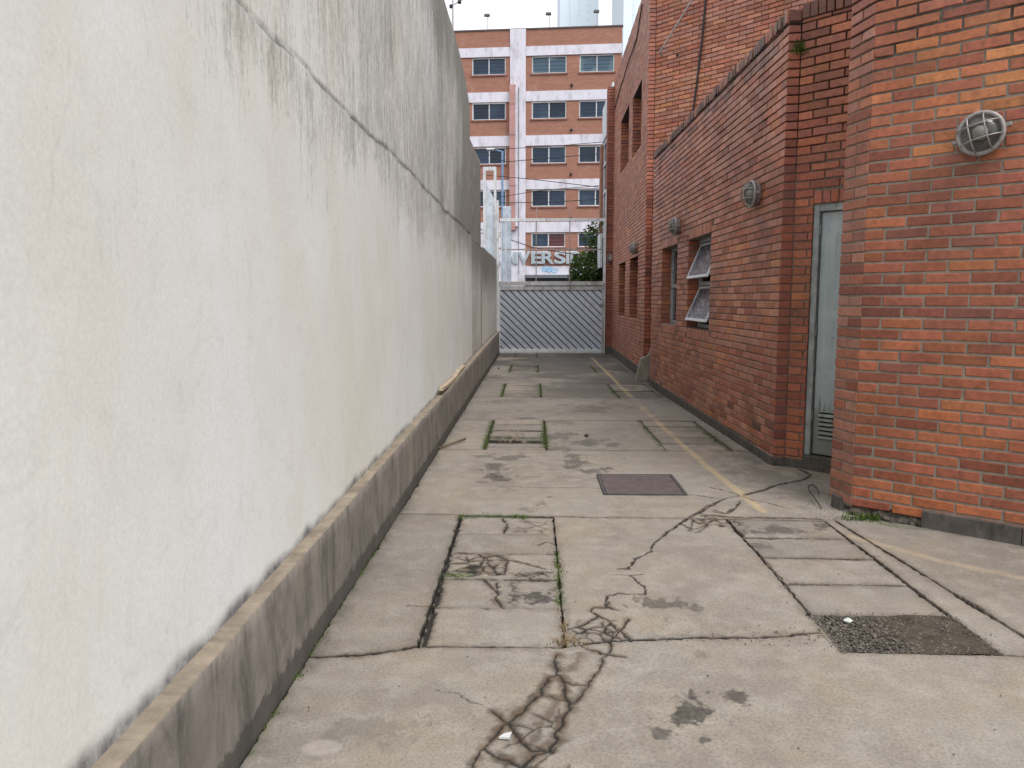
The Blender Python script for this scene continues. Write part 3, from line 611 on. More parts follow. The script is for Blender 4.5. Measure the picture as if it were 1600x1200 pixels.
def plinth_mat():
    m, nt, b = newmat('stained_plinth'); p = pos(nt); z = nd(nt, 'ShaderNodeSeparateXYZ', {'Vector': p}).outputs[2]
    nz = nd(nt, 'ShaderNodeSeparateXYZ', {'Vector': nd(nt, 'ShaderNodeNewGeometry').outputs['Normal']}).outputs[2]
    c = mix(nt, ramp(nt, noise(nt, p, 4, 5, 0.6), [(0.35, 0), (0.65, 1)]), (0.175, 0.158, 0.138), (0.255, 0.23, 0.20))
    st = noise(nt, pos(nt, (3, 4, .9)), 1.7, 8, 0.72, 1.2)
    c = mix(nt, ramp(nt, st, [(0.46, 0), (0.66, .8)]), c, (0.085, 0.078, 0.07))
    c = mix(nt, ramp(nt, noise(nt, p, 2.6, 6, .7, .8), [(0.55, 0), (0.66, .5)]), c, (0.27, 0.225, 0.18))
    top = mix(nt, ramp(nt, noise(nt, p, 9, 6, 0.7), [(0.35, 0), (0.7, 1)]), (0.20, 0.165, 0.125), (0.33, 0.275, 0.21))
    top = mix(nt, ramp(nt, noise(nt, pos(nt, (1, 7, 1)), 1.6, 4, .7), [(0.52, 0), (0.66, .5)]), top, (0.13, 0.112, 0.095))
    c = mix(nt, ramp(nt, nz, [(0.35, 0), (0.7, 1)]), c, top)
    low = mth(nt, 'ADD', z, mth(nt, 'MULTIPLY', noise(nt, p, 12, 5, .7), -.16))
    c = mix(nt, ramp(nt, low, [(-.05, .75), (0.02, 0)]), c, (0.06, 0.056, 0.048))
    setc(nt, b, c, 0.9, 0.2); bump(nt, b, mth(nt, 'ADD', noise(nt, p, 60, 5, .7), mth(nt, 'MULTIPLY', noise(nt, p, 12, 4), 1.0)), 0.35, 0.01); return m
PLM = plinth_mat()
prof = [(0, 0), (0, .2), (0, .35), (0, .86), (.001, .985), (.008, 1.0), (.035, 1.0), (.085, 1.006)]
def plfn(U, Y):
    top = .40+.0105*Y; k = np.round(U).astype(int); px_ = np.array([p[0] for p in prof])[k]; pz = np.array([p[1] for p in prof])[k]
    jit = (fbm(Y*5, U*1.3, 3)-.5)*.006
    return -.918-px_+jit+(fbm(Y*40, U*3, 2)-.5)*.004, Y, pz*top+(fbm(Y*3+9, U*.8, 3)-.5)*.008*(pz > .5)-.03*(pz == 0)
yy = [-2.5]; 
while yy[-1] < 20.5: yy.append(yy[-1]+max(.02, .01*abs(yy[-1])))
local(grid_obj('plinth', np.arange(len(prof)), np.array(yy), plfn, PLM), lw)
# wooden moulding lying on the plinth
mold = MB(); pts = [(688, 600, 7.7), (700, 598, 8.3), (712, 587, 9.2), (720, 580, 9.9), (728, 573, 10.6)]
path = [(-.935-.008*i, y, .40+.0105*y+.012+(.05 if i == 0 else .02*(i % 2))) for i, (_, _, y) in enumerate(pts)]
for a, b in zip(path[:-1], path[1:]): mold.prism([(a[0]-.022, a[1], a[2]-.012), (a[0]+.022, a[1], a[2]-.012), (a[0]+.022, a[1], a[2]+.02), (a[0]-.022, a[1], a[2]+.03)], np.array(b)-np.array(a))
tag(mold.build('wood_strip', PALEW), 'warped pale wooden strip lying on the plinth of the white wall', 'wood strip')
ch = gnd(690, 602)

# ================================================================== BRICK BUILDINGS
CRS = .071; Z0 = .02
class Building:
    def __init__(s, root, seed): s.root = root; s.r = random.Random(seed); s.bricks = []
    def wall(s, P0, P1, z0, z1, mortar, holes=(), ext=(0, 0), base=Z0, name='wall', proud=0.0, tint=(0, 1), soot=None, course=CRS, module=.25, single=False, depth=-.022, jh=.0055, rec=.0115, bloom=.1):
        P0 = np.array([*P0, 0.]); P1 = np.array([*P1, 0.]); t = P1-P0; L = np.linalg.norm(t); t /= L; n = np.array([t[1], -t[0], 0.])
        W = lambda u, z, d: P0+t*u+n*d+np.array([0, 0, z])
        us = sorted({-ext[0], L+ext[1], *[h[0] for h in holes], *[h[1] for h in holes]}); zs = sorted({z0, z1, *[h[2] for h in holes], *[h[3] for h in holes]})
        zs = [z for z in zs if z0 <= z <= z1]
        vs = []; fs = []; md = -rec+proud
        for a, b in zip(us[:-1], us[1:]):
            for c, d in zip(zs[:-1], zs[1:]):
                if any(h[0] < (a+b)/2 < h[1] and h[2] < (c+d)/2 < h[3] for h in holes): continue
                k = len(vs); vs += [W(a, c, md), W(b, c, md), W(b, d, md), W(a, d, md)]; fs.append((k+3, k+2, k+1, k))
        wo_ = mesh_obj(name, vs, fs, mortar, s.root)
        info = dict(W=W, obj=wo_, L=L, t=t, n=n, proud=proud, tint=tint, soot=soot, depth=depth, bloom=bloom)
        r = s.r; row = 0; z = base
        skip = [h if len(h) < 5 else h[:4] for h in holes]
        while z < z1-.02:
            za, zb = z+jh, min(z+course-jh, z1); z += course; row += 1
            if zb-za < .02 or zb < z0: continue
            off = 0 if row % 2 else -module/2
            if single: cuts = [(0, L)]
            else:
                e = [0]; u = off+module
                while u < L-.045:
                    if u > .045: e.append(u+r.uniform(-.004, .004))
                    u += module
                e.append(L); cuts = list(zip(e[:-1], e[1:]))
            for a, b in cuts:
                segs = [(a+jh if a > 0 else .002, b-jh if b < L else L-.002)]
                for h in skip:
                    if zb > h[2]+.004 and za < h[3]-.004:
                        ns = []
                        for p, q in segs:
                            if h[1] <= p or h[0] >= q: ns.append((p, q)); continue
                            if h[0]-p > .02: ns.append((p, h[0]-.003))
                            if q-h[1] > .02: ns.append((h[1]+.003, q))
                        segs = ns
                for p, q in segs: s.brick(info, p, q, za, zb)
        return info
    def brick(s, info, a, b, c, d, proud=0.0, soot=None, back=None, tone=None):
        r = s.r; W = info['W']; pr = info['proud']+proud+r.uniform(-.0018, .0018); ch_ = .004; back = info['depth'] if back is None else back
        j = lambda: r.uniform(-.0016, .0016)
        ja = [((j(), j()) if r.random() > .07 else (sx_*r.uniform(.002, .0055), sz_*r.uniform(.002, .006))) for sx_, sz_ in ((1, 1), (-1, 1), (-1, -1), (1, -1))]; tl = (r.uniform(-.0012, .0012), r.uniform(-.0012, .0012))
        cs = [(a, c), (b, c), (b, d), (a, d)]; sg = [(1, 1), (-1, 1), (-1, -1), (1, -1)]
        v = [W(u+sx*ch_+x, z+sz*ch_+y, pr+tl[0]*sx+tl[1]*sz) for (u, z), (sx, sz), (x, y) in zip(cs, sg, ja)]
        v += [W(u+x, z+y, pr-ch_) for (u, z), (x, y) in zip(cs, ja)]
        v += [W(u, z, back) for u, z in cs]
        lo, hi = info['tint']; q_ = W((a+b)/2, (c+d)/2, 0); pn = float(fbm(np.array([(q_[0]+q_[1])*1.1+13]), np.array([q_[2]*1.4+5]), 3)[0]); tn = (lo+(hi-lo)*min(1, max(0, .68*r.random()+.32*sstep(.3, .7, pn)+(.2 if r.random() < .06 else 0)))) if tone is None else tone
        if soot is None: soot = info['soot']((a+b)/2, (c+d)/2, r) if info['soot'] else 0.0
        s.bricks.append((info['obj'], v, (tn, r.random()**.8, soot, info['bloom']*r.uniform(.0, 1.7))))
    def soldiers(s, info, a, b, c, d, wdt=.071, **k):
        n = max(1, round((b-a)/wdt)); w_ = (b-a)/n
        for i in range(n): s.brick(info, a+i*w_+.0045, a+(i+1)*w_-.0045, c+.003, d-.003, **k)
    FACES = [(3, 2, 1, 0)]+[(i, (i+1) % 4, 4+(i+1) % 4, 4+i) for i in range(4)]+[(4+i, 4+(i+1) % 4, 8+(i+1) % 4, 8+i) for i in range(4)]
    def finish(s, limit=300, minpx=9.0):
        sc_ = []
        for i, (w_, v, tn) in enumerate(s.bricks):
            p0, p1, p2 = proj(v[0]), proj(v[1]), proj(v[2])
            if p0[2] < .3: sc_.append(0); continue
            ins = -5 < p0[0] < 1605 and -5 < p0[1] < 1205 and -20 < p2[0] < 1620
            sc_.append(max(abs(p0[0]-p1[0]), abs(p1[1]-p2[1]))*1.0+.5*min(abs(p0[0]-p1[0]), abs(p1[1]-p2[1])) if ins else 0)
        order = sorted(range(len(sc_)), key=lambda i: -sc_[i]); own = {i for i in order[:limit] if sc_[i] >= minpx}
        V = []; FF = []; T = []
        for i, (w_, v, tn) in enumerate(s.bricks):
            if i in own:
                o = mesh_obj('brick', v, s.FACES, BRICK, w_)
                at = o.data.color_attributes.new('tone', 'FLOAT_COLOR', 'POINT'); at.data.foreach_set('color', list(tn)*12)
            else:
                k = len(V); V += v; FF += [tuple(x+k for x in f) for f in s.FACES]; T += list(tn)*12
        if V:
            o = mesh_obj('brickwork', V, FF, BRICK, s.root); o['kind'] = 'stuff'
            at = o.data.color_attributes.new('tone', 'FLOAT_COLOR', 'POINT'); at.data.foreach_set('color', T)
def reveal(B, info, h, dep, mortar, bottom=True):
    """brick-lined sides of an opening + lintel and sill faces, and a dark room behind"""
    W = info['W']; u0, u1, z0, z1 = h
    for ua, ub, da, db in ((u0, u0, 0, -dep), (u1, u1, -dep, 0)):
        pa, pb = W(ua, 0, da)[:2], W(ub, 0, db)[:2]
        B.wall(pa, pb, z0, z1, mortar, base=Z0+CRS*math.floor((z0-Z0)/CRS+.01), name='window_reveal', tint=info['tint'])
    m = MB(); m.add([W(u0, z1, .0-.003), W(u1, z1, -.003), W(u1, z1, -dep), W(u0, z1, -dep)], [(0, 1, 2, 3)]); m.build('lintel', mortar, B.root)
    m = MB(); m.add([W(u0, z0, -.003), W(u1, z0, -.003), W(u1, z0+.006, -dep), W(u0, z0+.006, -dep)], [(3, 2, 1, 0)])
    m.build('sill', mortar, B.root)
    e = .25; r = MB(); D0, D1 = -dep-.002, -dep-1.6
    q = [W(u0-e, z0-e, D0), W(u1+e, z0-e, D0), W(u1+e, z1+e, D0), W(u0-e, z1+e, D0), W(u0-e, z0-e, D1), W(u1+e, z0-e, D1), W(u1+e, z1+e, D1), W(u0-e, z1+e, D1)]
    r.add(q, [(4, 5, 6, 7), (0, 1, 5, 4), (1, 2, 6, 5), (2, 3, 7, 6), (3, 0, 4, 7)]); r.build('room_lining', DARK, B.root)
def lbox(W, m, a, b, bev=.003):      # box in wall coordinates (u, z, depth)
    m.box(a, b, bev, lambda v: W(v[0], v[1], v[2])); return m
def plinth(root, P0, P1, h0, h1, out=.014, m=PLINTH, name='plinth'):
    P0 = np.array([*P0, 0.]); P1 = np.array([*P1, 0.]); t = (P1-P0); L = np.linalg.norm(t); t /= L; n = np.array([t[1], -t[0], 0])
    z = np.array([0, 0, 1.]); v = [P0-n*.02-z*.05, P1-n*.02-z*.05, P1+n*out-z*.05, P0+n*out-z*.05]
    v += [P0-n*.02+z*h0, P1-n*.02+z*h1, P1+n*out+z*(h1-.002), P0+n*out+z*(h0-.002)]
    e = .005; v += [P1+n*out+z*(h1-.008), P0+n*out+z*(h0-.008)]
    v[6] = P1+n*(out-e)+z*h1; v[7] = P0+n*(out-e)+z*h0
    return mesh_obj(name, v, [(3, 2, 8, 9), (9, 8, 6, 7), (7, 6, 5, 4), (0, 3, 9, 7, 4), (1, 5, 6, 8, 2)], m, root)

# ---- near building (45 degree wall at the right)
nb = empty('brick_building', (3.0, 4.9, 0)); tag(nb, 'nearest red brick building with angled corner and broken base at right', 'building')
nbg = empty('near'); bpy.data.objects.remove(nbg)
BN = Building(nb, 11)
class _Root: pass
def rooted(B):     # children keep world coordinates although the root sits at the base
    for o in bpy.data.objects:
        if o.parent is B.root: o.location = tuple(-np.array(B.root.location))
NC = (2.157, 5.15); ND = np.array([.743, -.669]); NE = (NC[0]+ND[0]*2.9, NC[1]+ND[1]*2.9); NB_ = (2.105, 5.405)
sootN = lambda u, z, r: (max(0, min(1, (z-3.0)*.8))*r.uniform(.0, .6) if u < .4 else 0)
iN = BN.wall(NC, NE, .08, 5.2, MORTAR_N, ext=(-.004, 0), base=.055, soot=sootN, tint=(.05, 1), jh=.0068, rec=.0075, bloom=.08)
BN.wall(NB_, NC, .05, 5.2, MORTAR_N, ext=(-.004, -.002), base=.055, tint=(0, .8), jh=.006, rec=.008, bloom=.45, soot=lambda u, z, r: max(0, min(1, (z-3.1)))*r.uniform(0, .5))
DW1 = (2.795, 6.10)
BN.wall(DW1, NB_, .05, 5.2, MORTAR_D, ext=(.01, -.002), base=.055, tint=(0, .8))
for a, b in ((.44, .98), (.986, 1.53), (1.536, 2.1), (2.106, 2.7)):
    q = lambda u: (NC[0]+ND[0]*u, NC[1]+ND[1]*u); plinth(nb, q(a), q(b), .117, .117, .012)
def bfn(U, Z):
    d = -.040+.085*fbm(U*17+3, Z*17, 5)*sstep(.12, .0, Z)+.012*(fbm(U*70, Z*70, 2)-.5); q = iN['W'](0, 0, 0)[None, None]+U[..., None]*iN['t']+d[..., None]*iN['n']
    return q[..., 0], q[..., 1], Z
grid_obj('broken_base', np.linspace(-.015, .445, 90), np.linspace(-.03, .125, 34), bfn, STONE, nb)
plinth(nb, (2.115, 5.36), (2.135, 5.255), .10, .09, .012, name='plinth')
mesh_obj('roof', [(*NC, 5.15), (*NE, 5.15), (7.5, 3.2, 5.15), (7.5, 6.5, 5.15), (*DW1, 5.15), (*NB_, 5.15)], [(0, 1, 2, 3, 4, 5)], ROOFM, nb)
BN.finish(300); rooted(BN)

# ---- annex: long low facade + porch wall with the metal door
an = empty('brick_annex', (2.1, 9.8, 0)); tag(an, 'low red brick annex with upright brick coping, two windows and grey metal door', 'building')
BA = Building(an, 21)
A0, A1, A2 = (1.96, 12.95), (2.104, 6.70), (2.205, 6.69); TOP = 3.722
WA = (.86, 2.0, Z0+15*CRS, Z0+31*CRS); WB = (2.69, 3.865, Z0+15*CRS, Z0+31*CRS)
def zone(h): return [h, (h[0]-.0, h[1]+.0, h[3], h[3]+2*CRS-.004), (h[0], h[1], h[2]-2*CRS+.004, h[2])]
sootA = lambda u, z, r: (r.uniform(.1, .7) if z > TOP-.12 and r.random() < .6 else 0)+(r.uniform(.3, .8) if z < .45 and r.random() < .07 else 0)
iA = BA.wall(A0, A1, .03, TOP, MORTAR_D, holes=[WA, WB], ext=(-.004, -.004), tint=(.12, 1), soot=sootA, bloom=.45)
# real openings keep the mortar sheet; header and sill bands are bricks on edge
BA.bricks = [b for b in BA.bricks if not any((lambda c: h[0]-.02 < c[0] < h[1]+.02 and (h[3] < c[1] < h[3]+2*CRS or h[2]-2*CRS < c[1] < h[2]))(((np.mean([np.array(x) for x in b[1][:4]], 0)-np.array([*A0, 0]))@iA['t'], np.mean([x[2] for x in b[1][:4]]))) for h in (WA, WB))]
for h in (WA, WB):
    # pieces of running bond that straddle the band ends, then the band itself
    for zc in (h[3], h[3]+CRS, h[2]-2*CRS, h[2]-CRS):
        for ua, ub in ((h[0]-.13, h[0]-.006), (h[1]+.006, h[1]+.13)):
            pass
    BA.soldiers(iA, h[0]-.01, h[1]+.01, h[3]+.003, h[3]+2*CRS-.006, tone=None); BA.soldiers(iA, h[0]-.01, h[1]+.01, h[2]-2*CRS+.006, h[2]-.003)
    reveal(BA, iA, h, .26, MORTAR_D)
ends = dict(W=iA['W'], obj=iA['obj'], proud=0, tint=(0, .93), soot=None, depth=-.022, bloom=.3)
BA.soldiers(iA, .0, iA['L'], TOP+.002, 3.83, proud=.014, back=-.12, soot=None) if False else None
n = 86; wd = iA['L']/n
for i in range(n):
    r = BA.r; BA.brick(iA, i*wd+.005+r.uniform(-.003, .003), (i+1)*wd-.013+r.uniform(-.006, .004), TOP+.010+r.uniform(-.003, .003), 3.828+r.uniform(-.016, .010), proud=.013+r.uniform(-.006, .010), back=-.125, soot=r.choice([.15, .5, .8, .95, .95]))
iS = BA.wall(A1, A2, .03, TOP, MORTAR_D, ext=(-.004, .012), tint=(0, .6), single=True)
BA.soldiers(iS, .0, iS['L'], TOP+.008, 3.83, proud=.012, back=-.1, soot=.35)
DL = .834; DH = (.165, .80, .125, 2.235)
sootD = lambda u, z, r: (max(0, min(1, (z-2.7)*.9))*r.choice([0, .1, .35]))
iD = BA.wall(A2, DW1, .03, TOP+.02, MORTAR_D, holes=[(DH[0], DH[1], .0, DH[3]), (DH[0]-.0, DH[1], DH[3], DH[3]+.112)], ext=(.012, .012), tint=(.12, .95), soot=sootD)
mesh_obj('lintel_bed', [iD['W'](u, z, -.0115) for u, z in ((DH[0], DH[3]), (DH[1], DH[3]), (DH[1], DH[3]+.112), (DH[0], DH[3]+.112))], [(3, 2, 1, 0)], MORTAR_D, an)
BA.soldiers(iD, DH[0]+.0, DH[1], DH[3]+.004, DH[3]+.110)
BA.soldiers(iD, .0, DL, TOP+.024, 3.87, proud=.008, back=-.12, soot=.6)
BA.wall((2.59, 13.58), A0, .03, TOP, MORTAR_D, ext=(0, -.004))
plinth(an, A0, A1, .135, .078, .016); plinth(an, (A1[0]+.002, A1[1]-.016), (A2[0], A2[1]-.012), .078, .078, .004); plinth(an, A2, iD['W'](.158, 0, 0)[:2], .078, .075, .012)
mesh_obj('roof', [(*A0, 3.60), (*A1, 3.60), (*A2, 3.60), (*DW1, 3.60), (8, 6.1, 3.6), (8, 13.4, 3.6), (2.59, 13.58, 3.6)], [(0, 1, 2, 3, 4, 5, 6)], ROOFM, an)
# door
W = iD['W']
def door_mat():
    m, nt, b = newmat('door_paint'); p = pos(nt)
    c = mix(nt, ramp(nt, noise(nt, p, 5, 6, .7), [(0.35, 0), (0.65, 1)]), (0.32, 0.39, 0.41), (0.42, 0.50, 0.515))
    c = mix(nt, ramp(nt, noise(nt, pos(nt, (22, 22, .8)), 1.6, 6, .75), [(0.48, 0), (0.68, .6)]), c, (0.50, 0.53, 0.51))
    c = mix(nt, ramp(nt, noise(nt, pos(nt, (14, 14, 1.1)), 2.1, 6, .75), [(0.56, 0), (0.70, .55)]), c, (0.22, 0.26, 0.25))
    c = mix(nt, ramp(nt, noise(nt, pos(nt, (1, 1, .6)), 38, 4, .7), [(0.66, 0), (0.70, .9)]), c, (0.12, 0.085, 0.06))
    z = nd(nt, 'ShaderNodeSeparateXYZ', {'Vector': p}).outputs[2]
    low = mth(nt, 'ADD', z, mth(nt, 'MULTIPLY', noise(nt, pos(nt, (9, 9, 1)), 3, 6, .75), -.9))
    c = mix(nt, ramp(nt, low, [(0.0, .7), (0.12, 0)]), c, (0.13, 0.13, 0.095))
    setc(nt, b, c, 0.5, 0.4); bump(nt, b, noise(nt, p, 7, 3), 0.12, 0.01); return m
DOORP = door_mat(); DFR = simple('door_frame_paint', (0.28, 0.31, 0.31), 0.5, 0.4, scale=9, dirt=(0.12, 0.11, 0.1))
df = MB(); lbox(W, df, (DH[0], .125, -.10), (DH[0]+.05, DH[3], -.012)); lbox(W, df, (DH[1]-.04, .125, -.10), (DH[1], DH[3], -.012)); lbox(W, df, (DH[0]+.05, DH[3]-.06, -.10), (DH[1]-.04, DH[3], -.014))
df.build('door_frame', DFR, an)
door = MB(); lbox(W, door, (DH[0]+.056, .135, -.085), (DH[1]-.045, DH[3]-.066, -.045), .004); dob = door.build('door', DOORP, an)
lu0, lu1 = DH[0]+.105, DH[1]-.10
mm = MB(); lbox(W, mm, (lu0, .275, -.0448), (lu1, .50, -.0435), 0); mm.build('vent_backing', DARK, dob)
for k in range(6):
    z = .278+k*.0375; s_l = MB(); s_l.add([W(lu0-.004, z, -.026), W(lu1+.004, z, -.026), W(lu1+.004, z+.021, -.040), W(lu0-.004, z+.021, -.040), W(lu0-.004, z-.003, -.029), W(lu1+.004, z-.003, -.029), W(lu1+.004, z+.018, -.043), W(lu0-.004, z+.018, -.043)],
        [(0, 1, 2, 3), (7, 6, 5, 4), (4, 5, 1, 0), (3, 2, 6, 7), (0, 3, 7, 4), (5, 6, 2, 1)]); s_l.build('louvre_slat', DOORP, dob)
for z in (1.98, 1.15, .42):
    hg = MB(); hg.tube([W(DH[0]+.052, z, -.03), W(DH[0]+.052, z+.085, -.03)], .009, 8); hg.build('hinge', DFR, dob)
th = MB(); lbox(W, th, (DH[0]-.004, -.02, -.10), (DH[1]+.01, .122, .02), .008); th.build('door_step', PLINTH, an)
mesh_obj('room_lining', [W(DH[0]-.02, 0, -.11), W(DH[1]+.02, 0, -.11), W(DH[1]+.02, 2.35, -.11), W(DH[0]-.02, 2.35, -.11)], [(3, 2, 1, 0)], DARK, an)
mesh_obj('door_reveal', [W(DH[0], .0, -.004), W(DH[0], .0, -.11), W(DH[0], DH[3], -.11), W(DH[0], DH[3], -.004), W(DH[1], DH[3], -.11), W(DH[1], DH[3], -.004)], [(0, 1, 2, 3), (3, 2, 4, 5)], MORTAR_D, an)
# windows: A closed two-light, B with two awning sashes open
def frame_parts(W, h, dep, root):
    u0, u1, z0, z1 = h; fr = empty('window', (0, 0, 0)); fr.parent = root
    f = MB()
    for a, b in (((u0, z0+.006, -dep), (u0+.04, z1, -dep+.05)), ((u1-.04, z0+.006, -dep), (u1, z1, -dep+.05)), ((u0+.04, z1-.04, -dep), (u1-.04, z1, -dep+.048)), ((u0+.04, z0+.006, -dep), (u1-.04, z0+.05, -dep+.048)), ((u0+.04, (z0+z1)/2-.025, -dep), (u1-.04, (z0+z1)/2+.025, -dep+.046))):
        lbox(W, f, a, b)
    f.build('frame', ALU, fr); return fr
wa = frame_parts(iA['W'], WA, .20, an); zm_ = (WA[2]+WA[3])/2
for a, b in ((WA[2]+.05, zm_-.025), (zm_+.025, WA[3]-.04)):
    p = MB(); lbox(iA['W'], p, (WA[0]+.042, a+.002, -.185), (WA[1]-.042, b-.002, -.178), 0); p.build('pane', PANE, wa)
    sf = MB(); lbox(iA['W'], sf, (WA[1]-.11, a+.004, -.178), (WA[1]-.08, b-.004, -.15)); sf.build('sash_bar', ALU, wa)
wb = frame_parts(iA['W'], WB, .20, an); W = iA['W']; zm_ = (WB[2]+WB[3])/2
for zt, zb_, ang in ((WB[3]-.06, zm_+.03, 22), (zm_-.04, WB[2]+.06, 23)):
    Ls = zt-zb_; ca, sa = math.cos(math.radians(ang)), math.sin(math.radians(ang)); D0 = -.16
    S = lambda v: W(v[0], zt-v[1]*ca+v[2]*sa, D0+v[1]*sa+v[2]*ca)     # (u, distance below hinge, thickness)
    f = MB()
    for a, b in (((WB[0]+.05, 0, -.012), (WB[0]+.08, Ls, .012)), ((WB[1]-.08, 0, -.012), (WB[1]-.05, Ls, .012)), ((WB[0]+.08, 0, -.012), (WB[1]-.08, .03, .011)), ((WB[0]+.08, Ls-.035, -.012), (WB[1]-.08, Ls, .011))): f.box(a, b, .002, S)
    so = f.build('open_sash', simple('sash_paint', (0.60, 0.63, 0.66), 0.4, 0.5) if 'sash_paint' not in bpy.data.materials else bpy.data.materials['sash_paint'], wb)
    g = MB(); g.box((WB[0]+.081, .031, -.003), (WB[1]-.081, Ls-.036, .003), 0, S); g.build('pane', FROST, wb)
    st_ = MB(); st_.tube([W(WB[0]+.06, zb_+.02, -.17), S((WB[0]+.06, Ls*.6, -.012))], .006, 6); st_.build('stay_bar', ALU, wb)
BA.finish(300); rooted(BA)

# ---- tall building further back
tb = empty('brick_building', (2.3, 17, 0)); tag(tb, 'tall red brick building with narrow deep windows beside the sliding gate', 'building')
BT = Building(tb, 31)
T0, T1, T2 = (2.08, 20.9), (2.0, 14.05), (2.115, 14.05); T3 = (2.115+4.4, 14.05-4.4); TT = 7.08
k = lambda z: Z0+CRS*round((z-Z0)/CRS)
HT = [(2.05, 3.80, k(4.40), k(5.64)), (4.5, 5.93, k(4.32), k(5.58)), (2.05, 3.50, k(1.09), k(2.31)), (4.42, 5.81, k(1.09), k(2.28))]
iT = BT.wall(T0, T1, .03, TT, MORTAR_T, holes=HT, ext=(0, -.004), tint=(.12, 1), bloom=.45)
for h in HT:
    reveal(BT, iT, h, .30, MORTAR_T)
    wn_ = frame_parts(iT['W'], h, .28, tb); p = MB(); lbox(iT['W'], p, (h[0]+.03, h[2]+.03, -.262), (h[1]-.03, h[3]-.03, -.256), 0); p.build('pane', PANE, wn_)
BT.wall(T1, T2, .03, TT, MORTAR_T, ext=(-.004, .012), tint=(0, .6), single=True)
iS2 = BT.wall(T2, T3, .03, TT, MORTAR_T, ext=(.012, 0), tint=(.25, 1), bloom=.35)
# brick pier by the gate
PW = dict(tint=(0, .5)); BT.wall((1.905, 20.62), (2.085, 20.62), .03, 6.92, MORTAR_T, single=True, tint=(0, .45)); BT.wall((1.905, 20.95), (1.905, 20.62), .03, 6.92, MORTAR_T, tint=(0, .45))
plinth(tb, T0, T1, .20, .18, .014); plinth(tb, (1.903, 20.618), (2.07, 20.618), .2, .2, .01); plinth(tb, T1, T2, .17, .17, .006)
mesh_obj('roof', [(*T0, 7.0), (*T1, 7.0), (*T2, 7.0), (*T3, 7.0), (12, 10, 7), (12, 21, 7)], [(0, 1, 2, 3, 4, 5)], ROOFM, tb)
S = iS2['W']
mm = MB(); mm.tube([S(.46, 5.6, -.02), S(.46, 5.6, .006)], .028, 10); mm.build('vent_hole', DARK, tb)
BT.finish(300, 9.5); rooted(BT)
rod = MB(); rod.tube([S(.14, 5.66, .02), S(.17, 5.70, .10), S(.85, 6.42, .12), S(1.0, 6.6, .1)], .014, 6)
tag(rod.build('metal_rod', GALV), 'thin grey metal rod leaning diagonally on the tall brick wall', 'rod')
cb = MB(); cb.tube([S(1.03, 6.6, .02), S(1.0, 6.3, .022), S(.95, 5.7, .02), S(.88, 5.1, .022), S(.80, 4.5, .02), S(.80, 3.9, .02), S(.80, 3.56, .02)], .017, 6)
tag(cb.build('wall_cable', CABLE), 'black cable hanging down the angled wall above the annex coping', 'cable')
W = iT['W']; cb = MB(); cb.tube([W(5.9, 6.9, .02), W(5.2, 6.55, .02), W(3.6, 6.5, .025), W(2.0, 6.45, .02), W(.4, 6.3, .02)], .012, 5)
tag(cb.build('wall_cable', CABLE), 'dark cable running along the top of the tall brick facade', 'cable')

# concrete fragment leaning at the foot of the tall building
pts = [(1.845, 0), (2.085, 0), (2.10, .56), (2.075, .47), (2.03, .435), (1.925, .40), (1.885, .22)]
mb = MB().prism([(x, 13.80, z) for x, z in pts], (0, .12, 0))
tag(mb.build('concrete_block', simple('pale_concrete', (0.30, 0.275, 0.23), 0.9, 0.2, var=0.25, scale=6, bmp=0.4, dirt=(0.10, 0.09, 0.07))), 'broken pale concrete piece with curved top standing against brick corner', 'concrete block')

# weed on the annex coping
c = iS['W'](.09, 3.50, .0)
wd_ = empty('weed_plant', tuple(c)); tag(wd_, 'small green weed growing from the top corner of the brick annex', 'weed')
o = blades('foliage', [(0, 0, 0, 70, .10, .03), (0, -.02, -.04, 30, .07, .04)], LEAF, wd_, 9)

# ---- bulkhead lamps
GLS, nt_, b_ = newmat('lamp_glass'); setc(nt_, b_, (0.04, 0.042, 0.036), 0.04, 1.0); b_.inputs['Alpha'].default_value = 0.55
BULB = simple('white_bulb', (0.75, 0.72, 0.62), 0.4, 0.4); LRING = simple('lamp_ring_metal', (0.28, 0.26, 0.25), 0.4, 0.5, 0.3, var=0.2, scale=30)
def lathe(prof, n=28):
    vs = [(r_*math.cos(2*math.pi*k/n), r_*math.sin(2*math.pi*k/n), h_) for r_, h_ in prof for k in range(n)]
    fs = [(i*n+k, i*n+(k+1) % n, (i+1)*n+(k+1) % n, (i+1)*n+k) for i in range(len(prof)-1) for k in range(n)]
    return vs, fs
def make_lamp():
    root = empty('bulkhead_lamp')
    v, f = lathe([(.0, .0), (.105, .0), (.112, .02), (.116, .052), (.128, .056), (.130, .070), (.124, .077), (.106, .077), (.102, .055), (.0, .04)]); mesh_obj('base_ring', v, f, LRING, root, True)
    v, f = lathe([(.105*math.cos(a), .060+.080*math.sin(a)) for a in np.linspace(0, math.pi/2-.01, 9)]); mesh_obj('glass_dome', v, f, GLS, root, True)
    v, f = lathe([(.0, .0395), (.101, .0495)]); mesh_obj('reflector', [(a, b, c+.003) for a, b, c in v], f, simple('lamp_inside', (0.07, 0.065, 0.055), 0.5), root, True)
    v, f = lathe([(.0, .044), (.036, .05), (.042, .085), (.032, .108), (.0, .116)]); mesh_obj('bulb', v, f, BULB, root, True)
    for q in (-.042, .042):
        R = math.sqrt(.118**2-q*q)
        for ax in (0, 1):
            pts = [((q, R*math.cos(a)) if ax == 0 else (R*math.cos(a), q))+(.070+.086*math.sin(a)*(R/.118),) for a in np.linspace(0, math.pi, 11)]
            MB().tube(pts, .0045, 6).build('cage_bar', LRING, root, True)
    for s in (-1, 1):
        m = MB().box((s*.14-.016, -.012, .03), (s*.14+.016, .012, .058), .004); m.build('side_lug', LRING, root)
    return root
lamp0 = make_lamp(); used = []
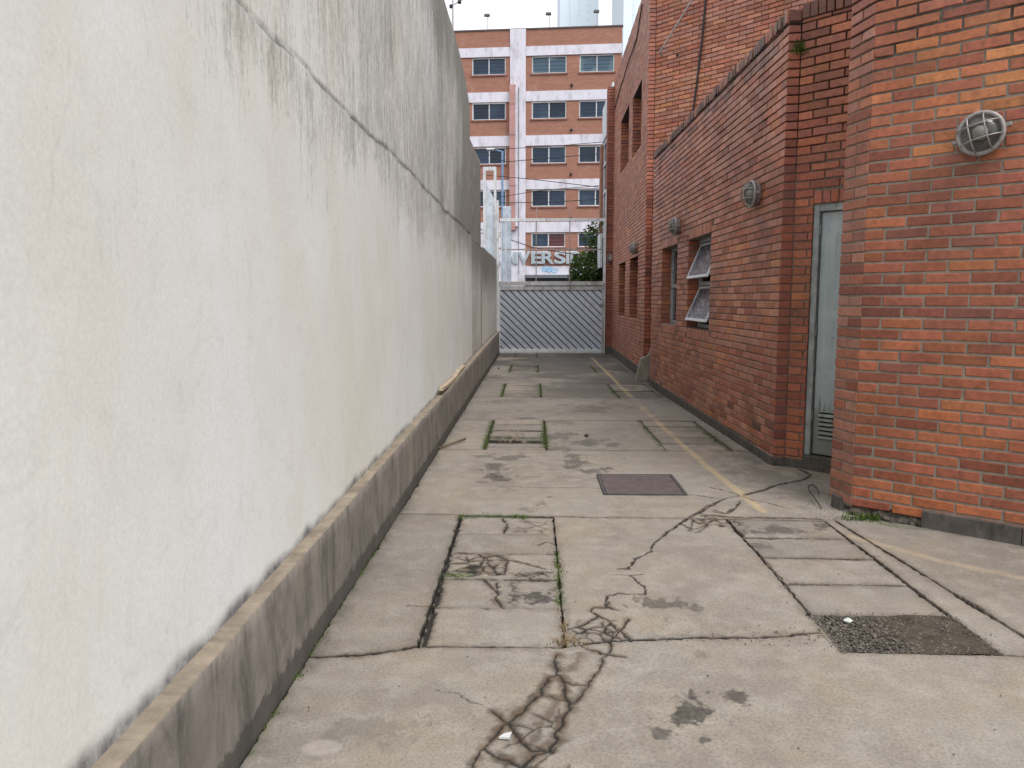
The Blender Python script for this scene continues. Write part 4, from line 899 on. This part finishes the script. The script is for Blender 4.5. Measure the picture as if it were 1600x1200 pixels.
from mathutils import Matrix, Vector
def place_lamp(info, u, z, label, roll, dd=0.0):
    if used:
        o = lamp0.copy(); link(o)
        for ch_ in lamp0.children: c = ch_.copy(); link(c); c.parent = o
    else: o = lamp0
    used.append(o); n = Vector(info['n']); t = Vector(info['t']); up = Vector((0, 0, 1))
    R = Matrix((t, up, n)).transposed().to_4x4() @ Matrix.Rotation(math.radians(roll), 4, 'Z')
    o.matrix_world = Matrix.Translation(Vector(info['W'](u, z, dd))) @ R
    tag(o, label, 'wall lamp', 'round caged bulkhead wall lamps')
place_lamp(iN, .645, 2.41, 'large round caged lamp on the nearest brick wall', 14)
place_lamp(iA, 5.58, 2.425, 'round caged lamp on the annex wall nearest the metal door', 0)
place_lamp(iA, 2.10, 2.45, 'round caged lamp above and between the two annex windows', 0)
place_lamp(iT, 5.60, 2.45, 'round caged lamp above the tall building\'s lower window nearest the concrete block', 0)
place_lamp(iT, .32, 2.52, 'small far round lamp on the tall brick building beside the gate', 0)

# ================================================================== GATE
GY = 20.57; gate = empty('sliding_gate', (.45, GY, 0)); tag(gate, 'pale blue steel sliding gate with diagonal slats and open barred top', 'gate')
gx0, gx1 = -.90, 1.80; gz0, gz1 = .12, 1.72
def gpart(mb, name, m): return local(mb.build(name, m), gate)
gpart(MB().box((gx0-.06, GY-.03, .035), (gx0, GY+.03, 1.93), .004), 'frame_post', STEELW); gpart(MB().box((gx1, GY-.03, .035), (gx1+.07, GY+.03, 1.93), .004), 'frame_post', GATER)
gpart(MB().box((gx0, GY-.032, .035), (gx1, GY+.03, .125), .004), 'bottom_rail', STEELW); gpart(MB().box((gx0, GY-.032, 1.70), (gx1, GY+.03, 1.80), .004), 'middle_rail', GATER)
gpart(MB().box((gx0-.03, GY-.05, 1.82), (gx1+.07, GY+.03, 1.925), .004), 'track_rail', GATER)
ang = math.radians(44); dv = np.array([math.cos(ang), -math.sin(ang)]); nv = np.array([math.sin(ang), math.cos(ang)]); pitch_s = .198*math.sin(ang)
def clip(poly, a, b_, c):      # keep a*x+b*z<=c
    out = []
    for i in range(len(poly)):
        p, q = poly[i], poly[(i+1) % len(poly)]; dp = a*p[0]+b_*p[1]-c; dq = a*q[0]+b_*q[1]-c
        if dp <= 0: out.append(p)
        if dp*dq < 0: t = dp/(dp-dq); out.append((p[0]+(q[0]-p[0])*t, p[1]+(q[1]-p[1])*t))
    return out
ns0 = nv@np.array([gx0, gz0]); ns1 = nv@np.array([gx1, gz1]); s = ns0-pitch_s*.4
while s < ns1:
    poly = [(gx0, gz0), (gx1, gz0), (gx1, gz1), (gx0, gz1)]
    poly = clip(poly, -nv[0], -nv[1], -s); poly = clip(poly, nv[0], nv[1], s+pitch_s*.78) if poly else []
    if len(poly) >= 3:
        pr = lambda p: GY+.022-.045*((nv@np.array(p)-s)/pitch_s)
        n_ = len(poly); vs = [(p[0], pr(p), p[1]) for p in poly]+[(p[0], pr(p)+.006, p[1]) for p in poly]
        lip = [(p[0], p[1]) for p in poly]
        m = MB().add(vs, [tuple(range(n_)), tuple(range(2*n_-1, n_-1, -1))]+[(i, n_+i, n_+(i+1) % n_, (i+1) % n_) for i in range(n_)])
        gpart(m, 'slat', GATEM)
    s += pitch_s
gpart(MB().box((gx0, GY+.035, .1), (gx1, GY+.045, 1.75)), 'back_sheet', simple('gate_back', (0.05, 0.06, 0.075), 0.6))
gpart(MB().box((gx0+.0, GY-.03, 3.49), (gx1+.08, GY+.03, 3.57), .004), 'top_rail', STEELW); gpart(MB().box((gx0, GY-.012, 2.745), (gx1+.06, GY+.012, 2.78), .002), 'cross_bar', RUST)
for x, w_ in ((-.86, .022), (-.74, .014), (.06, .014), (.94, .012)): gpart(MB().box((x-w_, GY-.013, 1.93), (x+w_, GY+.011, 3.52 if w_ > .013 or x < 0 else 3.52), .002), 'upright_bar', RUST if x > 0 else STEELW)
gpart(MB().box((gx1+.03, GY-.02, 1.93), (gx1+.07, GY+.02, 3.5), .002), 'upright_bar', STEELW)
for x, h_ in ((.075, .34), (.95, .36)): gpart(MB().tube([(x, GY, 3.57), (x, GY, 3.57+h_)], .009, 6), 'spike', GALV)
lk = MB().box((gx1-.05, GY-.07, 1.28), (gx1+.06, GY-.03, 1.34), .004); gpart(lk, 'latch', RUST)
gpost = empty('gate_post', (-.955, GY, 0)); tag(gpost, 'white steel post at the left end of the sliding gate', 'post')
local(MB().box((-.985, GY-.05, 0), (-.925, GY+.06, 4.02), .005).build('shaft', STEELW), gpost); local(MB().box((-.99, GY-.055, 4.02), (-.92, GY+.065, 4.035)).build('cap', STEELW), gpost)
rpost = MB().box((1.874, GY-.03, 0), (1.898, GY+.05, 4.3), .004).build('gate_post', STEELW); tag(rpost, 'thin pale steel post between the gate and the brick pier', 'post')
sf = empty('sign_frame', (-1.17, 20.9, 0)); tag(sf, 'tall narrow white metal sign frame rising behind the end of the plaster wall', 'sign frame')
for n_, a, b in (('post', (-1.36, 20.86, 0), (-1.285, 20.95, 4.95)), ('post', (-1.075, 20.86, 0), (-1.005, 20.95, 4.95)), ('top_bar', (-1.285, 20.862, 4.85), (-1.075, 20.948, 4.95))): local(MB().box(a, b, .004).build(n_, STEELW), sf)
local(MB().prism([(-1.285, 20.89, 0), (-1.075, 20.89, 0), (-1.075, 20.89, 4.15), (-1.285, 20.89, 4.55)], (0, .03, 0)).build('panel', simple('pale_panel', (0.50, 0.55, 0.60), 0.5)), sf)
pb = MB().box((-.90, 22.4, 0), (-.66, 22.7, 4.1), .01).build('meter_cabinet', simple('pale_blue_paint', (0.45, 0.52, 0.60), 0.6)); tag(pb, 'pale blue cabinet standing outside behind the left gate post', 'cabinet')

# ================================================================== ACROSS THE STREET
ua = math.radians(4); FO = atY(821.5, 250, 48.0); FU = np.array([math.cos(ua), -math.sin(ua), 0]); FN = np.array([-math.sin(ua), -math.cos(ua), 0])
def FW(u, z, d): return np.array([FO[0], FO[1], 0])+FU*u+FN*d+np.array([0, 0, z])
def fbrick():
    m, nt, b = newmat('far_brick'); tc = nd(nt, 'ShaderNodeTexCoord').outputs['Object']
    mp = nd(nt, 'ShaderNodeMapping', {'Vector': pos(nt), 'Rotation': (math.pi/2, 0, 0)}).outputs[0]
    bt = nd(nt, 'ShaderNodeTexBrick', {'Vector': mp, 'Color1': (0.28, 0.125, 0.085, 1), 'Color2': (0.35, 0.17, 0.115, 1), 'Mortar': (0.29, 0.20, 0.165, 1), 'Scale': 1.0, 'Mortar Size': .008, 'Brick Width': .25, 'Row Height': .075, 'Bias': 0.0}).outputs['Color']
    c = mix(nt, ramp(nt, noise(nt, pos(nt, (.25, .25, 3)), 1.5, 5, .7), [(0.35, 0), (0.65, .6)]), bt, (0.27, 0.12, 0.085)); c = mix(nt, ramp(nt, noise(nt, pos(nt), 1.1, 6, .7), [(0.58, 0), (0.75, .5)]), c, (0.44, 0.27, 0.2))
    setc(nt, b, c, 0.85, 0.2); return m
FB = fbrick(); WHITE = simple('white_band_paint', (0.62, 0.60, 0.66), 0.8, 0.2, var=0.06, scale=1.5, dirt=(0.36, 0.33, 0.36)); PINK = simple('pink_duct', (0.42, 0.24, 0.22), 0.8, 0.2, var=0.12, scale=2, dirt=(0.33, 0.19, 0.17))
def blindglass(name, a, c_):
    m, nt, b = newmat(name); p = pos(nt); z = nd(nt, 'ShaderNodeSeparateXYZ', {'Vector': p}).outputs[2]
    ln = mth(nt, 'GREATER_THAN', mth(nt, 'FRACT', mth(nt, 'MULTIPLY', z, 4.6)), .8)
    c = mix(nt, ln, a, tuple(v*.45 for v in a)); c = mix(nt, ramp(nt, noise(nt, p, .9, 2), [(0.5, 0), (0.7, .6)]), c, c_)
    setc(nt, b, c, 0.12, 0.3); return m
FG = blindglass('blind_glass', (0.018, 0.032, 0.06), (0.035, 0.06, 0.10)); FG2 = blindglass('lit_blind_glass', (0.06, 0.10, 0.14), (0.22, 0.33, 0.33)); FGV = [FG, blindglass('blind_glass_dark', (0.012, 0.022, 0.04), (0.03, 0.05, 0.08)), blindglass('blind_glass_pale', (0.025, 0.045, 0.08), (0.05, 0.085, 0.12))]; FRED = blindglass('curtain_glass', (0.10, 0.035, 0.04), (0.12, 0.05, 0.06))  # FG2 is a paler, greenish pane colour for top-row windows
ub = empty('university_building', tuple(FW(0, 0, -6))); tag(ub, 'five storey brick building with white bands across the street', 'building')
def uadd(o, par=None):
    if par is None: o.parent = ub; o.location = tuple(-np.array(ub.location))
    else: o.parent = par
    return o
def fbox(a, b, bev=0.0): m = MB(); lbox(FW, m, a, b, bev); return m
ztops = [15.94, 13.30, 10.67, 8.10, 5.50]; cols = [(-3.27, -1.22), (.36, 2.44), (3.21, 5.28)]
holes = [(c0, c1, zt-.99 if zt > 6 else zt-.85, zt) for zt in ztops for c0, c1 in cols]
FL, FR = -14.0, 5.72
us = sorted({FL, FR, *[h[0] for h in holes], *[h[1] for h in holes]}); zs = sorted({0, 17.5, *[h[2] for h in holes], *[h[3] for h in holes]})
v = []; f = []
for a, b in zip(us[:-1], us[1:]):
    for c, d in zip(zs[:-1], zs[1:]):
        if any(h[0] < (a+b)/2 < h[1] and h[2] < (c+d)/2 < h[3] for h in holes): continue
        n_ = len(v); v += [FW(a, c, 0), FW(b, c, 0), FW(b, d, 0), FW(a, d, 0)]; f.append((n_+3, n_+2, n_+1, n_))
n_ = len(v); v += [FW(FR, 0, 0), FW(FR, 17.5, 0), FW(FR, 17.5, -12), FW(FR, 0, -12), FW(FL, 0, 0), FW(FL, 17.5, 0), FW(FL, 17.5, -12), FW(FL, 0, -12)]
f += [(n_, n_+1, n_+2, n_+3), (n_+7, n_+6, n_+5, n_+4), (n_+1, n_+5, n_+6, n_+2)]
uadd(mesh_obj('wall', v, f, FB))
uadd(fbox((FL, 17.5, -.25), (FR+.04, 17.58, .05)).build('parapet_coping', simple('dark_coping', (0.10, 0.08, 0.08), 0.9)))
for i, (u0, u1, z0, z1) in enumerate(holes):
    wroot = empty('window'); uadd(wroot)
    m = MB()
    for a, b in (((u0, z0, -.12), (u0+.06, z1, -.05)), ((u1-.06, z0, -.12), (u1, z1, -.05)), ((u0+.06, z0, -.12), (u1-.06, z0+.05, -.052)), ((u0+.06, z1-.05, -.12), (u1-.06, z1, -.032)), (((u0+u1)/2-.025, z0+.05, -.12), ((u0+u1)/2+.025, z1-.05, -.06))): lbox(FW, m, a, b, 0)
    m.build('frame', STEELW, wroot); mid = (u0+u1)/2
    for k_, (a, b) in enumerate(((u0+.06, mid-.03), (mid+.03, u1-.06))):
        gm = FRED if (i == 13 and k_ == 1) else (FG2 if i in (1, 2) else FGV[(i*7+k_*5+i//3) % 3])
        fbox((a, z0+.06, -.11), (b, z1-.05, -.10)).build('pane', gm, wroot)
    fbox((u0-.08, z0-.09, -.1), (u1+.08, z0-.005, .06)).build('sill', simple('brick_sill', (0.22, 0.10, 0.075), 0.9) if 'brick_sill' not in bpy.data.materials else bpy.data.materials['brick_sill'], wroot)
for a, b in ((15.98, 16.52), (13.34, 13.92), (10.73, 11.34), (8.14, 8.72), (5.55, 6.17), (2.96, 3.50)):
    uadd(fbox((FL, a, .0), (-.955, b, .06)).build('white_band', WHITE)); uadd(fbox((.0, a, .0), (FR-.002, b, .06)).build('white_band', WHITE))
uadd(fbox((-.95, 0, .0), (-.005, 17.53, .10)).build('white_pillar', WHITE)); uadd(fbox((-3.3, 0, .001), (-.956, 5.5, .045)).build('ground_floor_wall', WHITE))
uadd(fbox((-.96, 5.68, .101), (-.60, 14.25, .42)).build('duct', PINK)); uadd(fbox((-.598, 5.9, .101), (-.47, 14.1, .40)).build('duct_side', WHITE))
for z in (7.2, 8.3, 11.3, 13.1): uadd(fbox((-.975, z, .101), (-.585, z+.04, .43)).build('duct_strap', simple('strap', (0.16, 0.12, 0.12)) if 'strap' not in bpy.data.materials else bpy.data.materials['strap']))
for z in (14.2, 11.6, 9.0, 6.4): 
    m = MB(); m.tube([FW(2.75, z, -.02), FW(2.75, z, .14)], .075, 10); uadd(m.build('vent_pipe', DARK))
m = MB(); m.tube([FW(-.42, 3, .14), FW(-.42, 14.2, .14)], .02, 6); uadd(m.build('downpipe', simple('grey_pipe', (0.2, 0.2, 0.23))))
uadd(fbox((.01, .0, .02), (5.7, 2.93, .05)).build('entrance_glass', simple('entrance_dark', (0.05, 0.055, 0.06), 0.3))); uadd(fbox((.02, 2.75, .051), (5.7, 2.94, .9)).build('canopy', simple('canopy_grey', (0.12, 0.13, 0.14), 0.6)))
LET = simple('letter_metal', (0.34, 0.40, 0.44), 0.5, 0.5, 0.2, var=0.1, scale=3); LEDGE_ = simple('letter_edge', (0.66, 0.70, 0.72), 0.5)
def letter(chx, u0, u1, z0, z1):
    cu = bpy.data.curves.new('letter', 'FONT'); cu.body = chx; cu.size = 1; cu.extrude = .05; cu.offset = .022; cu.bevel_depth = 0
    to = bpy.data.objects.new('letter_curve', cu); sc.collection.objects.link(to); dg = bpy.context.evaluated_depsgraph_get(); me = bpy.data.meshes.new_from_object(to.evaluated_get(dg)); bpy.data.objects.remove(to)
    co = np.array([v.co[:] for v in me.vertices]); lo, hi = co.min(0), co.max(0); e = .035
    for dd, nm, mt_, ex in ((.16, 'letter', LET, 0.0), (.13, 'letter_edge', LEDGE_, e)):
        m2 = me.copy(); 
        for v_, c in zip(m2.vertices, co):
            tu = (c[0]-lo[0])/(hi[0]-lo[0]+1e-9); tz = (c[1]-lo[1])/(hi[1]-lo[1]+1e-9)
            v_.co = FW(u0-ex+(u1-u0+2*ex)*tu, z0-ex+(z1-z0+2*ex)*tz, dd+c[2]*1.0)
        m2.materials.clear(); m2.materials.append(mt_); m2.name = nm; o = link(bpy.data.objects.new(nm, m2))
        if nm == 'letter': root_l = uadd(o)
        else: o.parent = root_l
pxu = lambda x: float((atplane(x, 400, FO, FN)-FO)@FU)
for chx, a, b in (('U', 776, 793), ('N', 795, 804.5), ('I', 805.6, 808.2), ('V', 810, 828), ('E', 831.5, 845), ('R', 847.5, 865.5), ('S', 867.5, 883), ('I', 886, 888.8), ('D', 892.5, 906), ('A', 908, 925), ('D', 927, 942)): letter(chx, pxu(a), pxu(b), 3.66, 4.35)
BLUE = simple('blue_emblem', (0.20, 0.48, 0.72), 0.6); m = MB()
for i in range(9):        # light blue emblem sprayed on the lowest band
    t = i/8; cx = 1.14+.75*t; r_ = .13+.05*math.sin(i*2.1); cz = 3.28+.06*math.sin(i*1.7)
    pts = [FW(cx+r_*math.cos(a), cz+r_*.85*math.sin(a), .065) for a in np.linspace(.3*i, .3*i+4.6, 12)]; m.tube(pts, .022, 5)
uadd(m.build('emblem', BLUE))
for (x, y0, y1), lb in zip(((762, 27, 47), (858, 25, 44), (933, 20, 40)), ('leftmost small floodlight on the roof edge of the far building', 'middle small floodlight on the roof edge of the far building', 'floodlight on the far roof in front of the pale tower')):
    u_ = float((atplane(x, 46, FO, FN)-FO)@FU); r_ = empty('roof_floodlight', tuple(FW(u_, 17.57, -.1))); tag(r_, lb, 'floodlight', 'floodlights on the far roof'); h_ = (y1-y0)*.04
    MB().tube([(0, 0, 0), (0, 0, h_)], .03, 6).build('stem', GALV, r_); MB().box((-.22, -.12, h_), (.12, .12, h_+.13), .02).build('lamp_head', simple('lamp_head', (0.12, 0.13, 0.12)) if 'lamp_head' not in bpy.data.materials else bpy.data.materials['lamp_head'], r_)
# far pale towers
PALE = simple('pale_tower', (0.72, 0.80, 0.85), 0.7, 0.2, var=0.03, scale=.2); PALE2 = simple('pale_tower_strip', (0.66, 0.75, 0.81), 0.6)
def tower(x0, x1, Y, ztop, label):
    a, b = atY(x0, 40, Y), atY(x1, 40, Y); t = empty('tower_block', ((a[0]+b[0])/2, Y+6, 0)); tag(t, label, 'building', 'pale towers behind')
    w_ = (b[0]-a[0])/2; MB().box((-w_, -6, 0), (w_, 6, ztop)).build('wall', PALE, t); MB().box((-w_-.1, -6.1, ztop), (w_+.1, 6.1, ztop+.5)).build('roof', PALE2, t)
    for k_ in range(1, 4): MB().box((-w_+2*w_*k_/4-.12, -6.05, 0), (-w_+2*w_*k_/4+.12, -5.99, ztop-1)).build('facade_strip', PALE2, t)
tower(875, 935, 95, 47, 'plain pale blue tower block rising behind the brick building roof'); tower(974, 1040, 80, 48, 'pale tower block between the far building and the tall brick wall')

# neighbour on the street corner with white parapet and glazing
nbk = empty('corner_building', (3, 22.5, 0)); tag(nbk, 'neighbouring building outside the gate with white parapet panel and tall glazing', 'building')
for n_, a, b, m in (('wall', (2.16, 20.97, 0), (6, 24.3, 6.1), GREY), ('parapet_panel', (2.05, 20.98, 6.12), (6, 23.9, 7.12), simple('white_panel', (0.62, 0.68, 0.70), 0.5)), ('brick_pier', (2.02, 23.95, 0), (2.5, 24.4, 6.1), FB), ('sign_panel', (1.86, 22.0, 2.35), (1.93, 22.9, 3.3), STEELW)):
    local(MB().box(a, b, .004).build(n_, m), nbk)
wr = empty('window'); local(wr, nbk); wr.location = tuple(-np.array(nbk.location)); m = MB()
for z in (3.6, 4.6, 5.4, 6.02): m.box((2.09, 20.99, z), (2.155, 23.9, z+.07))
for y_ in (21.0, 22.4, 23.8): m.box((2.10, y_, .3), (2.15, y_+.07, 6.1))
m.build('frame', STEELW, wr); MB().box((2.125, 21.0, .3), (2.135, 23.8, 6.1)).build('pane', PANE, wr)

# shrub beyond the gate
def shrub(name, loc, blobs, n, leaf, label, cat, seed):
    r = random.Random(seed); root = empty(name, loc); tag(root, label, cat); vs = []; fs = []
    for _ in range(n):
        cx, cy, cz, rx, rz, dens = r.choices(blobs, [b[5] for b in blobs])[0]
        while True:
            p = (r.uniform(-1, 1), r.uniform(-1, 1), r.uniform(-1, 1)); q = p[0]**2+p[1]**2+p[2]**2
            if q <= 1 and r.random() < .3+.7*q: break
        c = np.array([cx+p[0]*rx, cy+p[1]*rx, cz+p[2]*rz]); a = np.array([r.gauss(0, 1), r.gauss(0, 1), r.gauss(0, .6)]); a /= np.linalg.norm(a); b = np.cross(a, (r.gauss(0, 1), r.gauss(0, 1), r.gauss(0, 1))); b /= np.linalg.norm(b); s = leaf*r.uniform(.6, 1.3); k_ = len(vs)
        vs += [c-a*s, c+b*s*.38, c+a*s, c-b*s*.38]; fs.append((k_, k_+1, k_+2, k_+3))
    mesh_obj('foliage', vs, fs, LEAFD, root)
    st = MB()
    for b_ in blobs: st.tube([(0, 0, 0), (b_[0]*.5, b_[1]*.5, b_[2]*.55), (b_[0], b_[1], b_[2])], [.04, .025, .01], 6)
    st.build('stem', WOOD, root); return root
LEAFD = pebble_mat('shrub_leaf', (0.028, 0.06, 0.016), (0.10, 0.15, 0.04))
shrub('shrub', (1.62, 23.2, 0), [(-.05, 0, 2.35, .52, .55, 4), (.2, .1, 1.5, .6, .8, 3), (.28, 0, 2.85, .3, .5, 1.0), (-.3, 0, 1.9, .35, .5, 1.5), (.05, 0, 3.3, .32, .35, .45), (.25, 0, 3.6, .25, .2, .2)], 5200, .06, 'dense green shrub growing behind the right side of the gate', 'shrub', 3)

# street poles and overhead wires
sl = empty('street_lamp', tuple(atY(785, 300, 31.0)*np.array([1, 1, 0]))); tag(sl, 'slim blue street lamp with short arm in front of the far building', 'street lamp')
hz = atY(785, 236, 31.0)[2]; BLP = simple('blue_pole', (0.16, 0.25, 0.42), 0.5)
MB().tube([(0, 0, -.05), (0, 0, hz)], [.06, .04], 8).build('pole', BLP, sl); MB().tube([(0, 0, hz-.03), (-.32, 0, hz+.06)], .025, 6).build('arm', BLP, sl); MB().box((-.62, -.09, hz+.02), (-.3, .09, hz+.1), .02).build('lamp_head', STEELW, sl)
up = empty('utility_pole', tuple(atY(707.5, 30, 27.0)*np.array([1, 1, 0]))); tag(up, 'grey utility pole rising behind the long white wall', 'pole'); pz = atY(707.5, -30, 27.0)[2]; az = atY(707, 9, 27.0)[2]
MB().tube([(0, 0, -.05), (0, 0, pz)], [.07, .03], 8).build('pole', GALV, up); MB().tube([(-.1, 0, az-.03), (.45, 0, az+.25)], .018, 6).build('arm', GALV, up)
for a in (-.04, .24): MB().box((a-.07, -.06, az-.05+a*.5), (a+.05, .06, az+.05+a*.5), .012).build('insulator', CABLE, up)
for i, (pl, Y) in enumerate((([(740, 232), (790, 253), (835, 249), (950, 239)], 27), ([(765, 274), (830, 280), (950, 294)], 28), ([(765, 311), (840, 298), (950, 289)], 29), ([(780, 317), (860, 316), (950, 310)], 26), ([(800, 232), (870, 228), (950, 221)], 30), ([(790, 372), (830, 386), (900, 398), (945, 402)], 24))):
    P = [atY(x, y, Y) for x, y in pl]; dense = []
    ends_ = [P[0]+(P[0]-P[1])*6, *P, P[-1]+(P[-1]-P[-2])*6]
    ts = np.arange(len(ends_)); tt = np.linspace(0, len(ends_)-1, 24)
    dense = [np.array([np.interp(t, ts, [e[k_] for e in ends_]) for k_ in range(3)]) for t in tt]
    tag(MB().tube(dense, .013, 5).build('overhead_cable', CABLE), ['sagging black cable crossing the third window row from the top', 'thin black cable sloping down right across the white band', 'black cable rising right across the fourth window row', 'nearly level black cable just above the gate top', 'thin black cable rising right along the top of the third window row', 'thin low cable seen through the open gate top'][i], 'cable', 'overhead street cables')
